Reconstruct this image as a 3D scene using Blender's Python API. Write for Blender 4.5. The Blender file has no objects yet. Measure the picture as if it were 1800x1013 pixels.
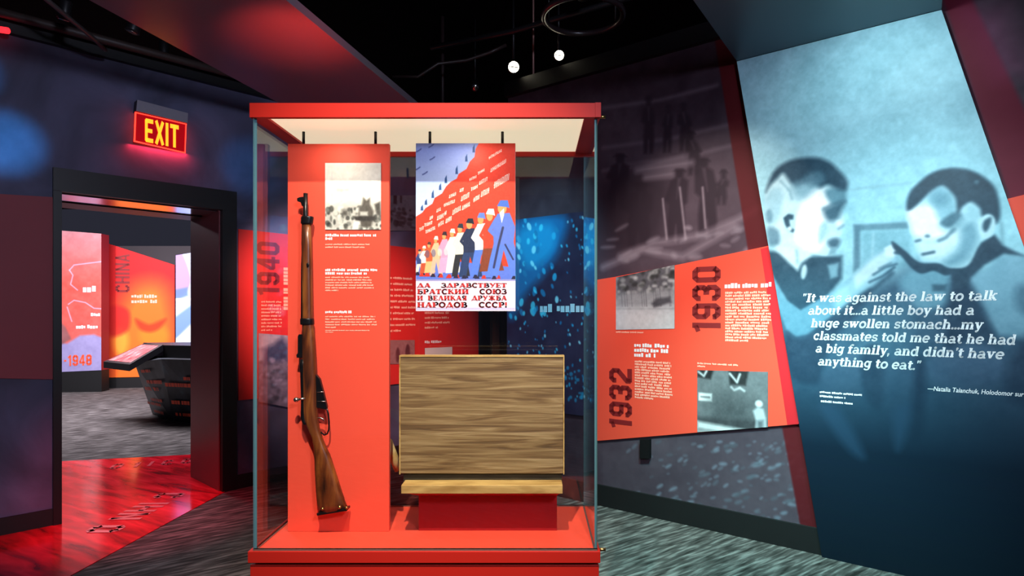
import bpy, bmesh, math, random
import numpy as np
from mathutils import Vector, Matrix

C = bpy.context.scene.collection
random.seed(5)
rng = np.random.default_rng(7)
PI = math.pi

# ------------------------------------------------------------------ camera, world, exposure, lights
F, CX, CY, H = 1100.0, 939.0, 550.0, 1.45      # focal length in pixels, vanishing point of the case, eye height
cam_d = bpy.data.cameras.new('camera')
cam = bpy.data.objects.new('camera', cam_d)
C.objects.link(cam)
cam.location = (0, 0, H)
cam.rotation_euler = (PI / 2, 0, 0)
cam_d.sensor_width = 36.0
cam_d.lens = 36.0 * F / 1800.0
cam_d.shift_x = -(CX - 900.0) / 1800.0
cam_d.shift_y = (CY - 506.5) / 1800.0
cam_d.clip_start = 0.05
bpy.context.scene.camera = cam

sc = bpy.context.scene
sc.view_settings.view_transform = 'Standard'
sc.view_settings.look = 'None'
sc.view_settings.gamma = 1.0
sc.view_settings.use_curve_mapping = False
sc.view_settings.exposure = 0.0
sc.cycles.max_bounces = 8
sc.cycles.transparent_max_bounces = 16
sc.cycles.use_denoising = True
sc.cycles.sample_clamp_indirect = 4.0

w = bpy.data.worlds.new('world')
sc.world = w
w.use_nodes = True
w.node_tree.nodes['Background'].inputs[0].default_value = (0.35, 0.36, 0.55, 1)
w.node_tree.nodes['Background'].inputs[1].default_value = 0.06


def spot(name, loc, target, power, col, angle, blend=0.6, size=0.04):
    d = bpy.data.lights.new(name, 'SPOT')
    d.energy = power
    d.color = col
    d.spot_size = math.radians(angle)
    d.spot_blend = blend
    d.shadow_soft_size = size
    o = bpy.data.objects.new(name, d)
    C.objects.link(o)
    o.location = loc
    o.rotation_euler = (Vector(target) - Vector(loc)).to_track_quat('-Z', 'Y').to_euler()
    return o


def area(name, loc, target, power, col, sx, sy):
    d = bpy.data.lights.new(name, 'AREA')
    d.energy = power
    d.color = col
    d.shape = 'RECTANGLE'
    d.size, d.size_y = sx, sy
    o = bpy.data.objects.new(name, d)
    C.objects.link(o)
    o.location = loc
    o.rotation_euler = (Vector(target) - Vector(loc)).to_track_quat('-Z', 'Y').to_euler()
    return o


WARM = (1.0, 0.86, 0.70)
CYAN = (0.70, 0.96, 1.0)
# key spots on the case from the ceiling in front of it
spot('case_key_light', (-0.36, 0.45, 3.8), (-0.44, 2.38, 1.2), 720, WARM, 40, 0.9, 0.03)
spot('case_right_light', (0.35, 0.6, 3.7), (-0.15, 2.5, 0.7), 240, WARM, 30, 0.9, 0.03)
# two LED points under the front of the cap, inside the case
for k_led in (-0.74, -0.24):
    spot('case_led', (k_led, 2.235, 2.105), (k_led, 2.42, 1.75), 2.6, (1.0, 0.84, 0.66), 150, 1.0, 0.008)
# warm wash on the red boards of the right wall
spot('right_panel_light', (0.15, 2.75, 3.6), (1.12, 4.2, 1.45), 420, (1.0, 0.9, 0.8), 50, 1.0, 0.03)
# cyan wash over the tall quote panel and the carpet before it
spot('quote_light', (1.50, 2.86, 3.03), (1.92, 3.38, 2.55), 27, CYAN, 120, 1.0, 0.05)
spot('quote_low_light', (0.75, 1.7, 2.98), (2.0, 3.35, 1.40), 290, CYAN, 56, 1.0, 0.05)
spot('right_floor_light', (0.75, 2.5, 2.98), (1.25, 3.75, 0.0), 760, (0.36, 0.92, 0.88), 60, 1.0, 0.05)
# blue patches on the left wall
spot('blue_light', (-1.6, 1.8, 3.0), (-3.46, 4.10, 2.56), 480, (0.04, 0.46, 1.0), 10, 1.0, 0.03)
spot('blue_upper_light', (-1.6, 1.8, 3.0), (-3.60, 3.95, 2.98), 300, (0.04, 0.46, 1.0), 9, 1.0, 0.03)
spot('blue_small_light', (-1.0, 3.2, 3.0), (-2.36, 5.27, 2.66), 110, (0.04, 0.45, 1.0), 15, 1.0, 0.03)
# red spots: doorway floor graphic; added uplight for the left ribbon's red sheen
spot('red_floor_light', (-2.0, 3.2, 3.0), (-2.75, 4.4, 0.0), 400, (1.0, 0.05, 0.10), 34, 0.9, 0.03)
spot('added_ribbon_light', (-1.15, 3.35, 2.35), (-1.40, 3.72, 3.1), 50, (1.0, 0.05, 0.03), 58, 1.0, 0.03)
spot('red_wall_light', (-1.4, 3.3, 3.0), (-1.75, 5.8, 1.4), 950, (1.0, 0.5, 0.45), 44, 1.0, 0.03)
# the further room
area('far_room_light', (-6.2, 8.6, 3.7), (-6.2, 9.4, 0.0), 520, (0.95, 0.88, 1.0), 3.0, 1.5)
spot('far_panel_light', (-7.0, 8.0, 3.6), (-7.8, 12.0, 1.6), 500, (1.0, 0.9, 0.95), 70, 0.9, 0.05)
# low general light of the gallery
spot('gallery_fill', (1.3, -1.0, 2.95), (-1.6, 4.2, 1.7), 380, (0.70, 0.76, 1.0), 130, 1.0, 0.25)


# ------------------------------------------------------------------ frames: a wall or board as a plane with its own u (along) and v (height)
class Frame:
    def __init__(s, o, u, n):
        s.O, s.U, s.N = Vector(o), Vector(u).normalized(), Vector(n).normalized()
        s.V = Vector((0, 0, 1))

    def uv(s, px, py):
        d = Vector(((px - CX) / F, 1.0, (CY - py) / F))
        e = Vector((0, 0, H))
        t = (s.O - e).dot(s.N) / d.dot(s.N)
        q = e + d * t - s.O
        return (q.dot(s.U), q.z)

    def uvs(s, pts):
        return [s.uv(*p) for p in pts]

    def pt(s, u, v, d=0.0):
        p = s.O + s.U * u + s.N * d
        p.z += v
        return p

    def off(s, d):
        return Frame(s.O + s.N * d, s.U, s.N)


def at(px, py, Y):
    return Vector(((px - CX) / F * Y, Y, H + (CY - py) / F * Y))


def fl(px, py):
    Y = H * F / (py - CY)
    return Vector(((px - CX) / F * Y, Y, 0))


WL = Frame((-3.47, 4.07, 0), (0.942, 1, 0), (1, -0.942, 0))
WR = Frame((0.498, 4.72, 0), (1.272, -1, 0), (-1, -1.272, 0))
CP = Frame((0, 2.389, 0), (1, 0, 0), (0, -1, 0))


# ------------------------------------------------------------------ object helpers
def link(name, me, mats, parent=None, smooth=False):
    o = bpy.data.objects.new(name, me)
    C.objects.link(o)
    for m in (mats if isinstance(mats, (list, tuple)) else [mats]):
        me.materials.append(m)
    if smooth:
        for p in me.polygons:
            p.use_smooth = True
    if parent:
        o.parent = parent
    return o


def done(name, bm, mats, parent=None, smooth=False):
    me = bpy.data.meshes.new(name)
    bm.to_mesh(me)
    bm.free()
    return link(name, me, mats, parent, smooth)


def tag(o, label=None, cat=None, group=None, kind=None):
    if label:
        o['label'] = label
    if cat:
        o['category'] = cat
    if group:
        o['group'] = group
    if kind:
        o['kind'] = kind
    return o


def thing(name, label, cat, group=None):
    return _thing(name, label, cat, group)


def _thing(name, label, cat, group):
    o = bpy.data.objects.new(name, None)
    C.objects.link(o)
    o.empty_display_size = 0.1
    return tag(o, label, cat, group)


def box(bm, lo, hi, mi=0):
    x0, y0, z0 = lo
    x1, y1, z1 = hi
    v = [bm.verts.new(p) for p in ((x0, y0, z0), (x1, y0, z0), (x1, y1, z0), (x0, y1, z0),
                                   (x0, y0, z1), (x1, y0, z1), (x1, y1, z1), (x0, y1, z1))]
    fs = []
    for q in ((3, 2, 1, 0), (4, 5, 6, 7), (0, 1, 5, 4), (1, 2, 6, 5), (2, 3, 7, 6), (3, 0, 4, 7)):
        f = bm.faces.new([v[i] for i in q])
        f.material_index = mi
        fs.append(f)
    return fs


def bevel(bm, r, seg=2):
    bmesh.ops.bevel(bm, geom=list(bm.edges), offset=r, segments=seg, profile=0.5, affect='EDGES')


def boxo(name, lo, hi, m, parent=None, r=0.0):
    bm = bmesh.new()
    box(bm, lo, hi)
    if r:
        bevel(bm, r)
    return done(name, bm, m, parent)


def prism(name, fr, poly, d0, d1, mats, parent=None, uvbox=None):
    """polygon in the frame's (u, v), from depth d0 (back) to d1 (front); uv map over uvbox"""
    bm = bmesh.new()
    uvl = bm.loops.layers.uv.new('UVMap')
    a = [bm.verts.new(fr.pt(u, v, d0)) for u, v in poly]
    b = [bm.verts.new(fr.pt(u, v, d1)) for u, v in poly]
    n = len(poly)
    if uvbox is None:
        us, vs = [p[0] for p in poly], [p[1] for p in poly]
        uvbox = (min(us), min(vs), max(us), max(vs))
    f = bm.faces.new(b)
    f.material_index = 0
    for l, (u, v) in zip(f.loops, poly):
        l[uvl].uv = ((u - uvbox[0]) / (uvbox[2] - uvbox[0]), (v - uvbox[1]) / (uvbox[3] - uvbox[1]))
    side = 1 if isinstance(mats, (list, tuple)) and len(mats) > 1 else 0
    g = bm.faces.new(list(reversed(a)))
    g.material_index = side
    for i in range(n):
        j = (i + 1) % n
        q = bm.faces.new((a[i], a[j], b[j], b[i]))
        q.material_index = side
    bmesh.ops.recalc_face_normals(bm, faces=list(bm.faces))
    return done(name, bm, mats, parent)


def prism_world(name, pts, up, m, parent=None):
    bm = bmesh.new()
    up = Vector(up)
    a = [bm.verts.new(p) for p in pts]
    b = [bm.verts.new(Vector(p) + up) for p in pts]
    n = len(pts)
    bm.faces.new(list(reversed(a)))
    bm.faces.new(b)
    for i in range(n):
        j = (i + 1) % n
        bm.faces.new((a[i], a[j], b[j], b[i]))
    bmesh.ops.recalc_face_normals(bm, faces=list(bm.faces))
    return done(name, bm, m, parent)


def tube_bm(bm, pts, rad, seg=10, cap=True):
    pts = [Vector(p) for p in pts]
    rs = rad if isinstance(rad, (list, tuple)) else [rad] * len(pts)
    rings = []
    prev = None
    for i, p in enumerate(pts):
        t = (pts[min(i + 1, len(pts) - 1)] - pts[max(i - 1, 0)]).normalized()
        if prev is None:
            prev = t.orthogonal().normalized()
        x = (prev - t * prev.dot(t)).normalized()
        prev = x
        y = t.cross(x)
        rings.append([bm.verts.new(p + (x * math.cos(2 * PI * k / seg) + y * math.sin(2 * PI * k / seg)) * rs[i]) for k in range(seg)])
    for r0, r1 in zip(rings, rings[1:]):
        for k in range(seg):
            bm.faces.new((r0[k], r0[(k + 1) % seg], r1[(k + 1) % seg], r1[k]))
    if cap:
        bm.faces.new(list(reversed(rings[0])))
        bm.faces.new(rings[-1])


def tube(name, pts, rad, m, parent=None, seg=10):
    bm = bmesh.new()
    tube_bm(bm, pts, rad, seg)
    return done(name, bm, m, parent, True)


# ------------------------------------------------------------------ painter for the printed pictures (colours in sRGB 0..255, points in the frame's u, v)
class Cv:
    def __init__(s, box_, ppm, bg):
        s.b, s.k = box_, ppm
        s.w, s.h = int((box_[2] - box_[0]) * ppm), int((box_[3] - box_[1]) * ppm)
        s.a = np.zeros((s.h, s.w, 3), np.float32) + np.array(bg, np.float32)
        s.T = None

    def xy(s, pts):
        if s.T:
            pts = [s.T(*p) for p in pts]
        return np.array([((u - s.b[0]) * s.k, (s.b[3] - v) * s.k) for u, v in pts], np.float32)

    def _box(s, P, pad):
        x0, y0 = np.floor(P.min(0) - pad).astype(int)
        x1, y1 = np.ceil(P.max(0) + pad).astype(int)
        x0, y0, x1, y1 = max(x0, 0), max(y0, 0), min(x1, s.w), min(y1, s.h)
        if x1 <= x0 or y1 <= y0:
            return None
        X, Y = np.meshgrid(np.arange(x0, x1) + 0.5, np.arange(y0, y1) + 0.5)
        return slice(y0, y1), slice(x0, x1), X.astype(np.float32), Y.astype(np.float32)

    def _mix(s, sy, sx, al, col):
        al = al[..., None]
        s.a[sy, sx] = s.a[sy, sx] * (1 - al) + np.array(col, np.float32) * al

    @staticmethod
    def _seg(X, Y, p, q):
        d = q - p
        L = float(d @ d) + 1e-9
        t = np.clip(((X - p[0]) * d[0] + (Y - p[1]) * d[1]) / L, 0, 1)
        return np.hypot(X - p[0] - t * d[0], Y - p[1] - t * d[1])

    def poly(s, pts, col, soft=1.5, a=1.0, curve=False):
        P = s.xy(pts)
        if curve:
            P = np.array(smooth_loop([tuple(p) for p in P], 5), np.float32)
        g = s._box(P, soft + 1)
        if g is None:
            return
        sy, sx, X, Y = g
        d = np.full(X.shape, 1e9, np.float32)
        ins = np.zeros(X.shape, bool)
        n = len(P)
        for i in range(n):
            p, q = P[i], P[(i + 1) % n]
            d = np.minimum(d, s._seg(X, Y, p, q))
            c = (p[1] > Y) != (q[1] > Y)
            if q[1] != p[1]:
                ins ^= c & (X < (q[0] - p[0]) * (Y - p[1]) / (q[1] - p[1]) + p[0])
        sd = np.where(ins, -d, d)
        s._mix(sy, sx, np.clip(0.5 - sd / soft, 0, 1) * a, col)

    def stroke(s, pts, wd, col, soft=1.5, a=1.0):
        P = s.xy(pts)
        wd *= s.scale()
        g = s._box(P, wd + soft + 1)
        if g is None:
            return
        sy, sx, X, Y = g
        d = np.full(X.shape, 1e9, np.float32)
        for p, q in zip(P, P[1:]):
            d = np.minimum(d, s._seg(X, Y, p, q))
        s._mix(sy, sx, np.clip(0.5 - (d - wd / 2) / soft, 0, 1) * a, col)

    def scale(s):
        if s.T:
            c = s.xy([(s.ref[0], s.ref[1]), (s.ref[0] + 1, s.ref[1])])
            return float(np.hypot(*(c[1] - c[0])))
        return s.k

    def ell(s, cx, cy, rx, ry, col, soft=2.0, a=1.0, rot=0.0):
        c, n = math.radians(rot), 20
        pts = []
        for k in range(n):
            x, y = rx * math.cos(2 * PI * k / n), ry * math.sin(2 * PI * k / n)
            pts.append((cx + x * math.cos(c) - y * math.sin(c), cy + x * math.sin(c) + y * math.cos(c)))
        s.poly(pts, col, soft, a)

    def noise(s, amp, cell, ax=1.0, octv=3):
        t = np.zeros((s.h, s.w), np.float32)
        for o in range(octv):
            c = max(cell / 2 ** o, 1.0)
            gy, gx = int(s.h / c) + 3, int(s.w / (c * ax)) + 3
            g = rng.random((gy, gx)).astype(np.float32) - 0.5
            yy, xx = np.arange(s.h) / c, np.arange(s.w) / (c * ax)
            y0, x0 = yy.astype(int), xx.astype(int)
            fy, fx = (yy - y0)[:, None], (xx - x0)[None]
            fy, fx = fy * fy * (3 - 2 * fy), fx * fx * (3 - 2 * fx)
            t += ((g[y0][:, x0] * (1 - fx) + g[y0][:, x0 + 1] * fx) * (1 - fy) +
                  (g[y0 + 1][:, x0] * (1 - fx) + g[y0 + 1][:, x0 + 1] * fx) * fy) / 1.6 ** o
        s.a += (t * amp)[..., None]

    def vgrad(s, stops):
        """multiply-free vertical print tone: list of (v, colour, strength)"""
        vv = s.b[3] - (np.arange(s.h) + 0.5) / s.k
        vs = [x[0] for x in stops]
        for c in range(3):
            col = np.interp(vv, vs, [x[1][c] for x in stops])
            al = np.interp(vv, vs, [x[2] for x in stops])
            s.a[..., c] = s.a[..., c] * (1 - al[:, None]) + (col * al)[:, None]

    def blur(s, n):
        for _ in range(n):
            p = np.pad(s.a, ((1, 1), (1, 1), (0, 0)), 'edge')
            v = (p[:-2] + 2 * p[1:-1] + p[2:]) / 4
            s.a = (v[:, :-2] + 2 * v[:, 1:-1] + v[:, 2:]) / 4

    def image(s, name):
        im = bpy.data.images.new(name, s.w, s.h)
        px = np.ones((s.h, s.w, 4), np.float32)
        px[..., :3] = np.clip(s.a, 0, 255)[::-1] / 255.0
        im.pixels.foreach_set(px.ravel())
        im.update()
        return im


def smooth_loop(P, n):
    out = []
    m = len(P)
    for i in range(m):
        p0, p1, p2, p3 = (np.array(P[(i + k - 1) % m]) for k in range(4))
        for k in range(n):
            t = k / n
            out.append(tuple(0.5 * ((2 * p1) + (p2 - p0) * t + (2 * p0 - 5 * p1 + 4 * p2 - p3) * t * t + (3 * p1 - p0 - 3 * p2 + p3) * t ** 3)))
    return out


# ------------------------------------------------------------------ materials
def srgb(r, g, b):
    f = lambda c: (c / 12.92 if c <= 0.04045 else ((c + 0.055) / 1.055) ** 2.4)
    return (f(r / 255), f(g / 255), f(b / 255), 1)


def mat(name, col, rough=0.55, metal=0.0, emit=0.0, spec=0.5, bump=0.0, bscale=60.0, var=0.0):
    m = bpy.data.materials.new(name)
    m.use_nodes = True
    nt = m.node_tree
    b = nt.nodes['Principled BSDF']
    c = srgb(*col)
    b.inputs['Base Color'].default_value = c
    b.inputs['Roughness'].default_value = rough
    b.inputs['Metallic'].default_value = metal
    b.inputs['Specular IOR Level'].default_value = spec
    if emit:
        b.inputs['Emission Color'].default_value = c
        b.inputs['Emission Strength'].default_value = emit
    tc = nt.nodes.new('ShaderNodeTexCoord')
    nz = nt.nodes.new('ShaderNodeTexNoise')
    nz.inputs['Scale'].default_value = bscale
    nt.links.new(tc.outputs['Object'], nz.inputs['Vector'])
    if var:
        mx = nt.nodes.new('ShaderNodeMix')
        mx.data_type = 'RGBA'
        mx.inputs[6].default_value = tuple(x * (1 - var) for x in c[:3]) + (1,)
        mx.inputs[7].default_value = tuple(min(x * (1 + var), 1) for x in c[:3]) + (1,)
        nt.links.new(nz.outputs['Fac'], mx.inputs[0])
        nt.links.new(mx.outputs[2], b.inputs['Base Color'])
    if bump:
        bp = nt.nodes.new('ShaderNodeBump')
        bp.inputs['Strength'].default_value = bump
        bp.inputs['Distance'].default_value = 0.01
        nt.links.new(nz.outputs['Fac'], bp.inputs['Height'])
        nt.links.new(bp.outputs['Normal'], b.inputs['Normal'])
    return m


def print_mat(name, cv, rough=0.6, emit=0.0, spec=0.25):
    m = bpy.data.materials.new(name)
    m.use_nodes = True
    nt = m.node_tree
    b = nt.nodes['Principled BSDF']
    t = nt.nodes.new('ShaderNodeTexImage')
    t.image = cv.image(name)
    t.extension = 'EXTEND'
    nt.links.new(t.outputs['Color'], b.inputs['Base Color'])
    b.inputs['Roughness'].default_value = rough
    b.inputs['Specular IOR Level'].default_value = spec
    if emit:
        nt.links.new(t.outputs['Color'], b.inputs['Emission Color'])
        b.inputs['Emission Strength'].default_value = emit
    return m


def ramp_mat(name, stops, scale, stretch=(1, 1, 1), rough=0.6, detail=6, distort=0.0, rot=(0, 0, 0), bump=0.0, spec=0.4, grain=None):
    m = bpy.data.materials.new(name)
    m.use_nodes = True
    nt = m.node_tree
    b = nt.nodes['Principled BSDF']
    tc = nt.nodes.new('ShaderNodeTexCoord')
    r0 = nt.nodes.new('ShaderNodeMapping')
    r0.inputs['Rotation'].default_value = rot
    mp = nt.nodes.new('ShaderNodeMapping')
    mp.inputs['Scale'].default_value = stretch
    nz = nt.nodes.new('ShaderNodeTexNoise')
    nz.inputs['Scale'].default_value = scale
    nz.inputs['Detail'].default_value = detail
    nz.inputs['Distortion'].default_value = distort
    rp = nt.nodes.new('ShaderNodeValToRGB')
    e = rp.color_ramp.elements
    while len(e) < len(stops):
        e.new(0.5)
    for x, (p, c) in zip(e, stops):
        x.position = p
        x.color = srgb(*c)
    nt.links.new(tc.outputs['Object'], r0.inputs['Vector'])
    nt.links.new(r0.outputs['Vector'], mp.inputs['Vector'])
    nt.links.new(mp.outputs['Vector'], nz.inputs['Vector'])
    nt.links.new(nz.outputs['Fac'], rp.inputs['Fac'])
    nt.links.new(rp.outputs['Color'], b.inputs['Base Color'])
    b.inputs['Roughness'].default_value = rough
    b.inputs['Specular IOR Level'].default_value = spec
    if bump:
        bp = nt.nodes.new('ShaderNodeBump')
        bp.inputs['Strength'].default_value = bump
        bp.inputs['Distance'].default_value = 0.01
        nt.links.new(nz.outputs['Fac'], bp.inputs['Height'])
        nt.links.new(bp.outputs['Normal'], b.inputs['Normal'])
    return m


def glass_mat():
    m = bpy.data.materials.new('case_glass')
    m.use_nodes = True
    nt = m.node_tree
    nt.nodes.clear()
    out = nt.nodes.new('ShaderNodeOutputMaterial')
    mx = nt.nodes.new('ShaderNodeMixShader')
    lw = nt.nodes.new('ShaderNodeLayerWeight')          # thin pane: the same reflectance from both sides
    lw.inputs['Blend'].default_value = 0.5
    pw = nt.nodes.new('ShaderNodeMath')
    pw.operation = 'POWER'
    pw.inputs[1].default_value = 5.0
    fr = nt.nodes.new('ShaderNodeMath')
    fr.operation = 'MULTIPLY_ADD'
    fr.inputs[1].default_value = 0.9
    fr.inputs[2].default_value = 0.035
    nt.links.new(lw.outputs['Facing'], pw.inputs[0])
    nt.links.new(pw.outputs[0], fr.inputs[0])
    tr = nt.nodes.new('ShaderNodeBsdfTransparent')
    tr.inputs[0].default_value = (0.97, 0.99, 0.985, 1)
    gl = nt.nodes.new('ShaderNodeBsdfGlossy')
    gl.inputs['Roughness'].default_value = 0.0
    gl.inputs['Color'].default_value = (0.95, 0.98, 1, 1)
    nt.links.new(fr.outputs[0], mx.inputs[0])
    nt.links.new(tr.outputs[0], mx.inputs[1])
    nt.links.new(gl.outputs[0], mx.inputs[2])
    nt.links.new(mx.outputs[0], out.inputs[0])
    return m


M = dict(
    carpet=ramp_mat('carpet', [(0.32, (38, 36, 34)), (0.5, (76, 72, 70)), (0.68, (126, 122, 119))], 5.0, (1.0, 7.0, 1), 0.95, 8, 0.3, (0, 0, math.radians(-38)), 0.4, 0.1),
    wall_l=ramp_mat('navy_mural', [(0.3, (54, 54, 72)), (0.55, (90, 90, 120)), (0.75, (112, 112, 146))], 1.6, (1, 1, 1), 0.65, 8, 0.8),
    black=mat('matt_black', (10, 10, 12), 0.7, spec=0.2, var=0.3),
    ceil=mat('ceiling_black', (9, 8, 9), 0.95, spec=0.05, var=0.3, bscale=4),
    trim=mat('black_trim', (13, 12, 14), 0.45, var=0.15),
    jamb=mat('maroon_jamb', (122, 52, 60), 0.4, var=0.1, bscale=8),
    lintel=mat('lintel_underside', (205, 190, 198), 0.14, 0.9, var=0.05),
    base=mat('baseboard_black', (11, 13, 14), 0.6, var=0.2),
    case_red=mat('case_red', (178, 32, 22), 0.5, spec=0.2, var=0.04, bscale=3),
    panel_red=mat('panel_red', (236, 78, 56), 0.6, var=0.03, bscale=4, spec=0.3),
    deck_red=mat('deck_red', (232, 76, 54), 0.6, var=0.05, bscale=5, spec=0.3),
    mount_red=mat('mount_red', (160, 16, 20), 0.6, var=0.06, bscale=7, spec=0.3),
    cream=mat('cream_diffuser', (244, 228, 196), 0.7, emit=0.82, var=0.02, bscale=3),
    glass=glass_mat(),
    edge=mat('glass_edge', (88, 128, 136), 0.15, var=0.1, bscale=12),
    steel=mat('bright_steel', (200, 196, 188), 0.25, 1.0, var=0.08, bscale=90),
    gun=mat('gun_metal', (46, 44, 46), 0.32, 0.85, var=0.35, bscale=40),
    brass=mat('brass', (190, 160, 95), 0.3, 1.0, var=0.1, bscale=80),
    stock=ramp_mat('walnut_stock', [(0.3, (34, 14, 8)), (0.5, (98, 46, 18)), (0.7, (146, 84, 34))], 9, (3.0, 3.0, 0.5), 0.32, 7, 0.9, spec=0.55),
    oldwood=ramp_mat('grey_brown_board', [(0.22, (66, 46, 26)), (0.42, (110, 82, 50)), (0.58, (138, 110, 72)), (0.8, (168, 142, 102))], 4.2, (0.8, 3, 14), 0.55, 10, 1.1, bump=0.25),
    palewood=ramp_mat('pale_wood', [(0.3, (150, 112, 58)), (0.7, (206, 170, 104))], 7, (1, 3, 6), 0.5, 6, 0.4, bump=0.15),
    darkwood=ramp_mat('dark_slot_wood', [(0.3, (34, 28, 18)), (0.7, (66, 56, 38))], 8, (1, 3, 6), 0.6, 6, 0.4),
    bone=ramp_mat('pale_stick', [(0.3, (196, 160, 96)), (0.7, (236, 214, 160))], 9, (1, 1, 3), 0.5, 5, 0.2),
    white=mat('white_ink', (240, 242, 244), 0.6, var=0.02),
    cream_ink=mat('cream_ink', (248, 186, 162), 0.6, var=0.03),
    red_ink=mat('red_ink', (196, 32, 30), 0.6, var=0.05),
    dark_ink=mat('dark_red_ink', (128, 22, 24), 0.6, var=0.05, bscale=10),
    orange_ink=mat('orange_ink', (245, 92, 62), 0.6, var=0.05),
    rose_ink=mat('rose_ink', (208, 46, 64), 0.25, var=0.05),
    band=mat('dull_red_band', (150, 58, 68), 0.6, var=0.06, bscale=3),
    wall_red=mat('wall_board_red', (214, 40, 36), 0.55, var=0.08, bscale=2.5),
    teal=mat('ribbon_teal', (56, 82, 96), 0.4, var=0.08, bscale=3),
    ribbon=mat('ribbon_grey', (126, 116, 128), 0.28, var=0.06, bscale=3),
    slab_side=mat('slab_side', (40, 62, 76), 0.5, var=0.1),
    rod=mat('rod_black', (24, 22, 22), 0.4, 0.5, var=0.2),
    fixture=mat('fixture_black', (26, 25, 27), 0.4, var=0.2),
    fixture_pale=mat('fixture_pale', (190, 140, 130), 0.5, var=0.1),
    lamp=mat('lamp_glow', (255, 244, 214), 0.4, emit=14.0),
    exit_red=mat('exit_acrylic', (190, 10, 22), 0.2, emit=0.55),
    exit_edge=mat('exit_edge_glow', (255, 50, 36), 0.3, emit=3.5),
    exit_text=mat('exit_letters', (255, 168, 36), 0.4, emit=1.6),
    exit_grey=mat('exit_housing', (150, 146, 158), 0.5, var=0.05),
)


def vinyl_mat():
    m = ramp_mat('red_vinyl', [(0.3, (100, 4, 14)), (0.5, (196, 8, 30)), (0.7, (240, 34, 54))], 2.2, (1.0, 5.0, 1), 0.13, 6, 0.6, (0, 0, math.radians(30)), 0.0, 0.35)
    return m


M['vinyl'] = vinyl_mat()

# ------------------------------------------------------------------ lettering as flat stroke shapes
def arc(cx, cy, rx, ry, a0, a1, n=14):
    return [(cx + rx * math.cos(math.radians(a0 + (a1 - a0) * k / n)), cy + ry * math.sin(math.radians(a0 + (a1 - a0) * k / n))) for k in range(n + 1)]


SW, TW = 0.235, 0.15        # stem and thin stroke of the slanted slab face


def foot(x, w0=0.24, y=0.065):
    return ([(x - w0, y), (x + w0, y)], 0.13)


def half(x, y, w0=0.24):
    return ([(x - w0, y), (x, y)], 0.13)


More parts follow.
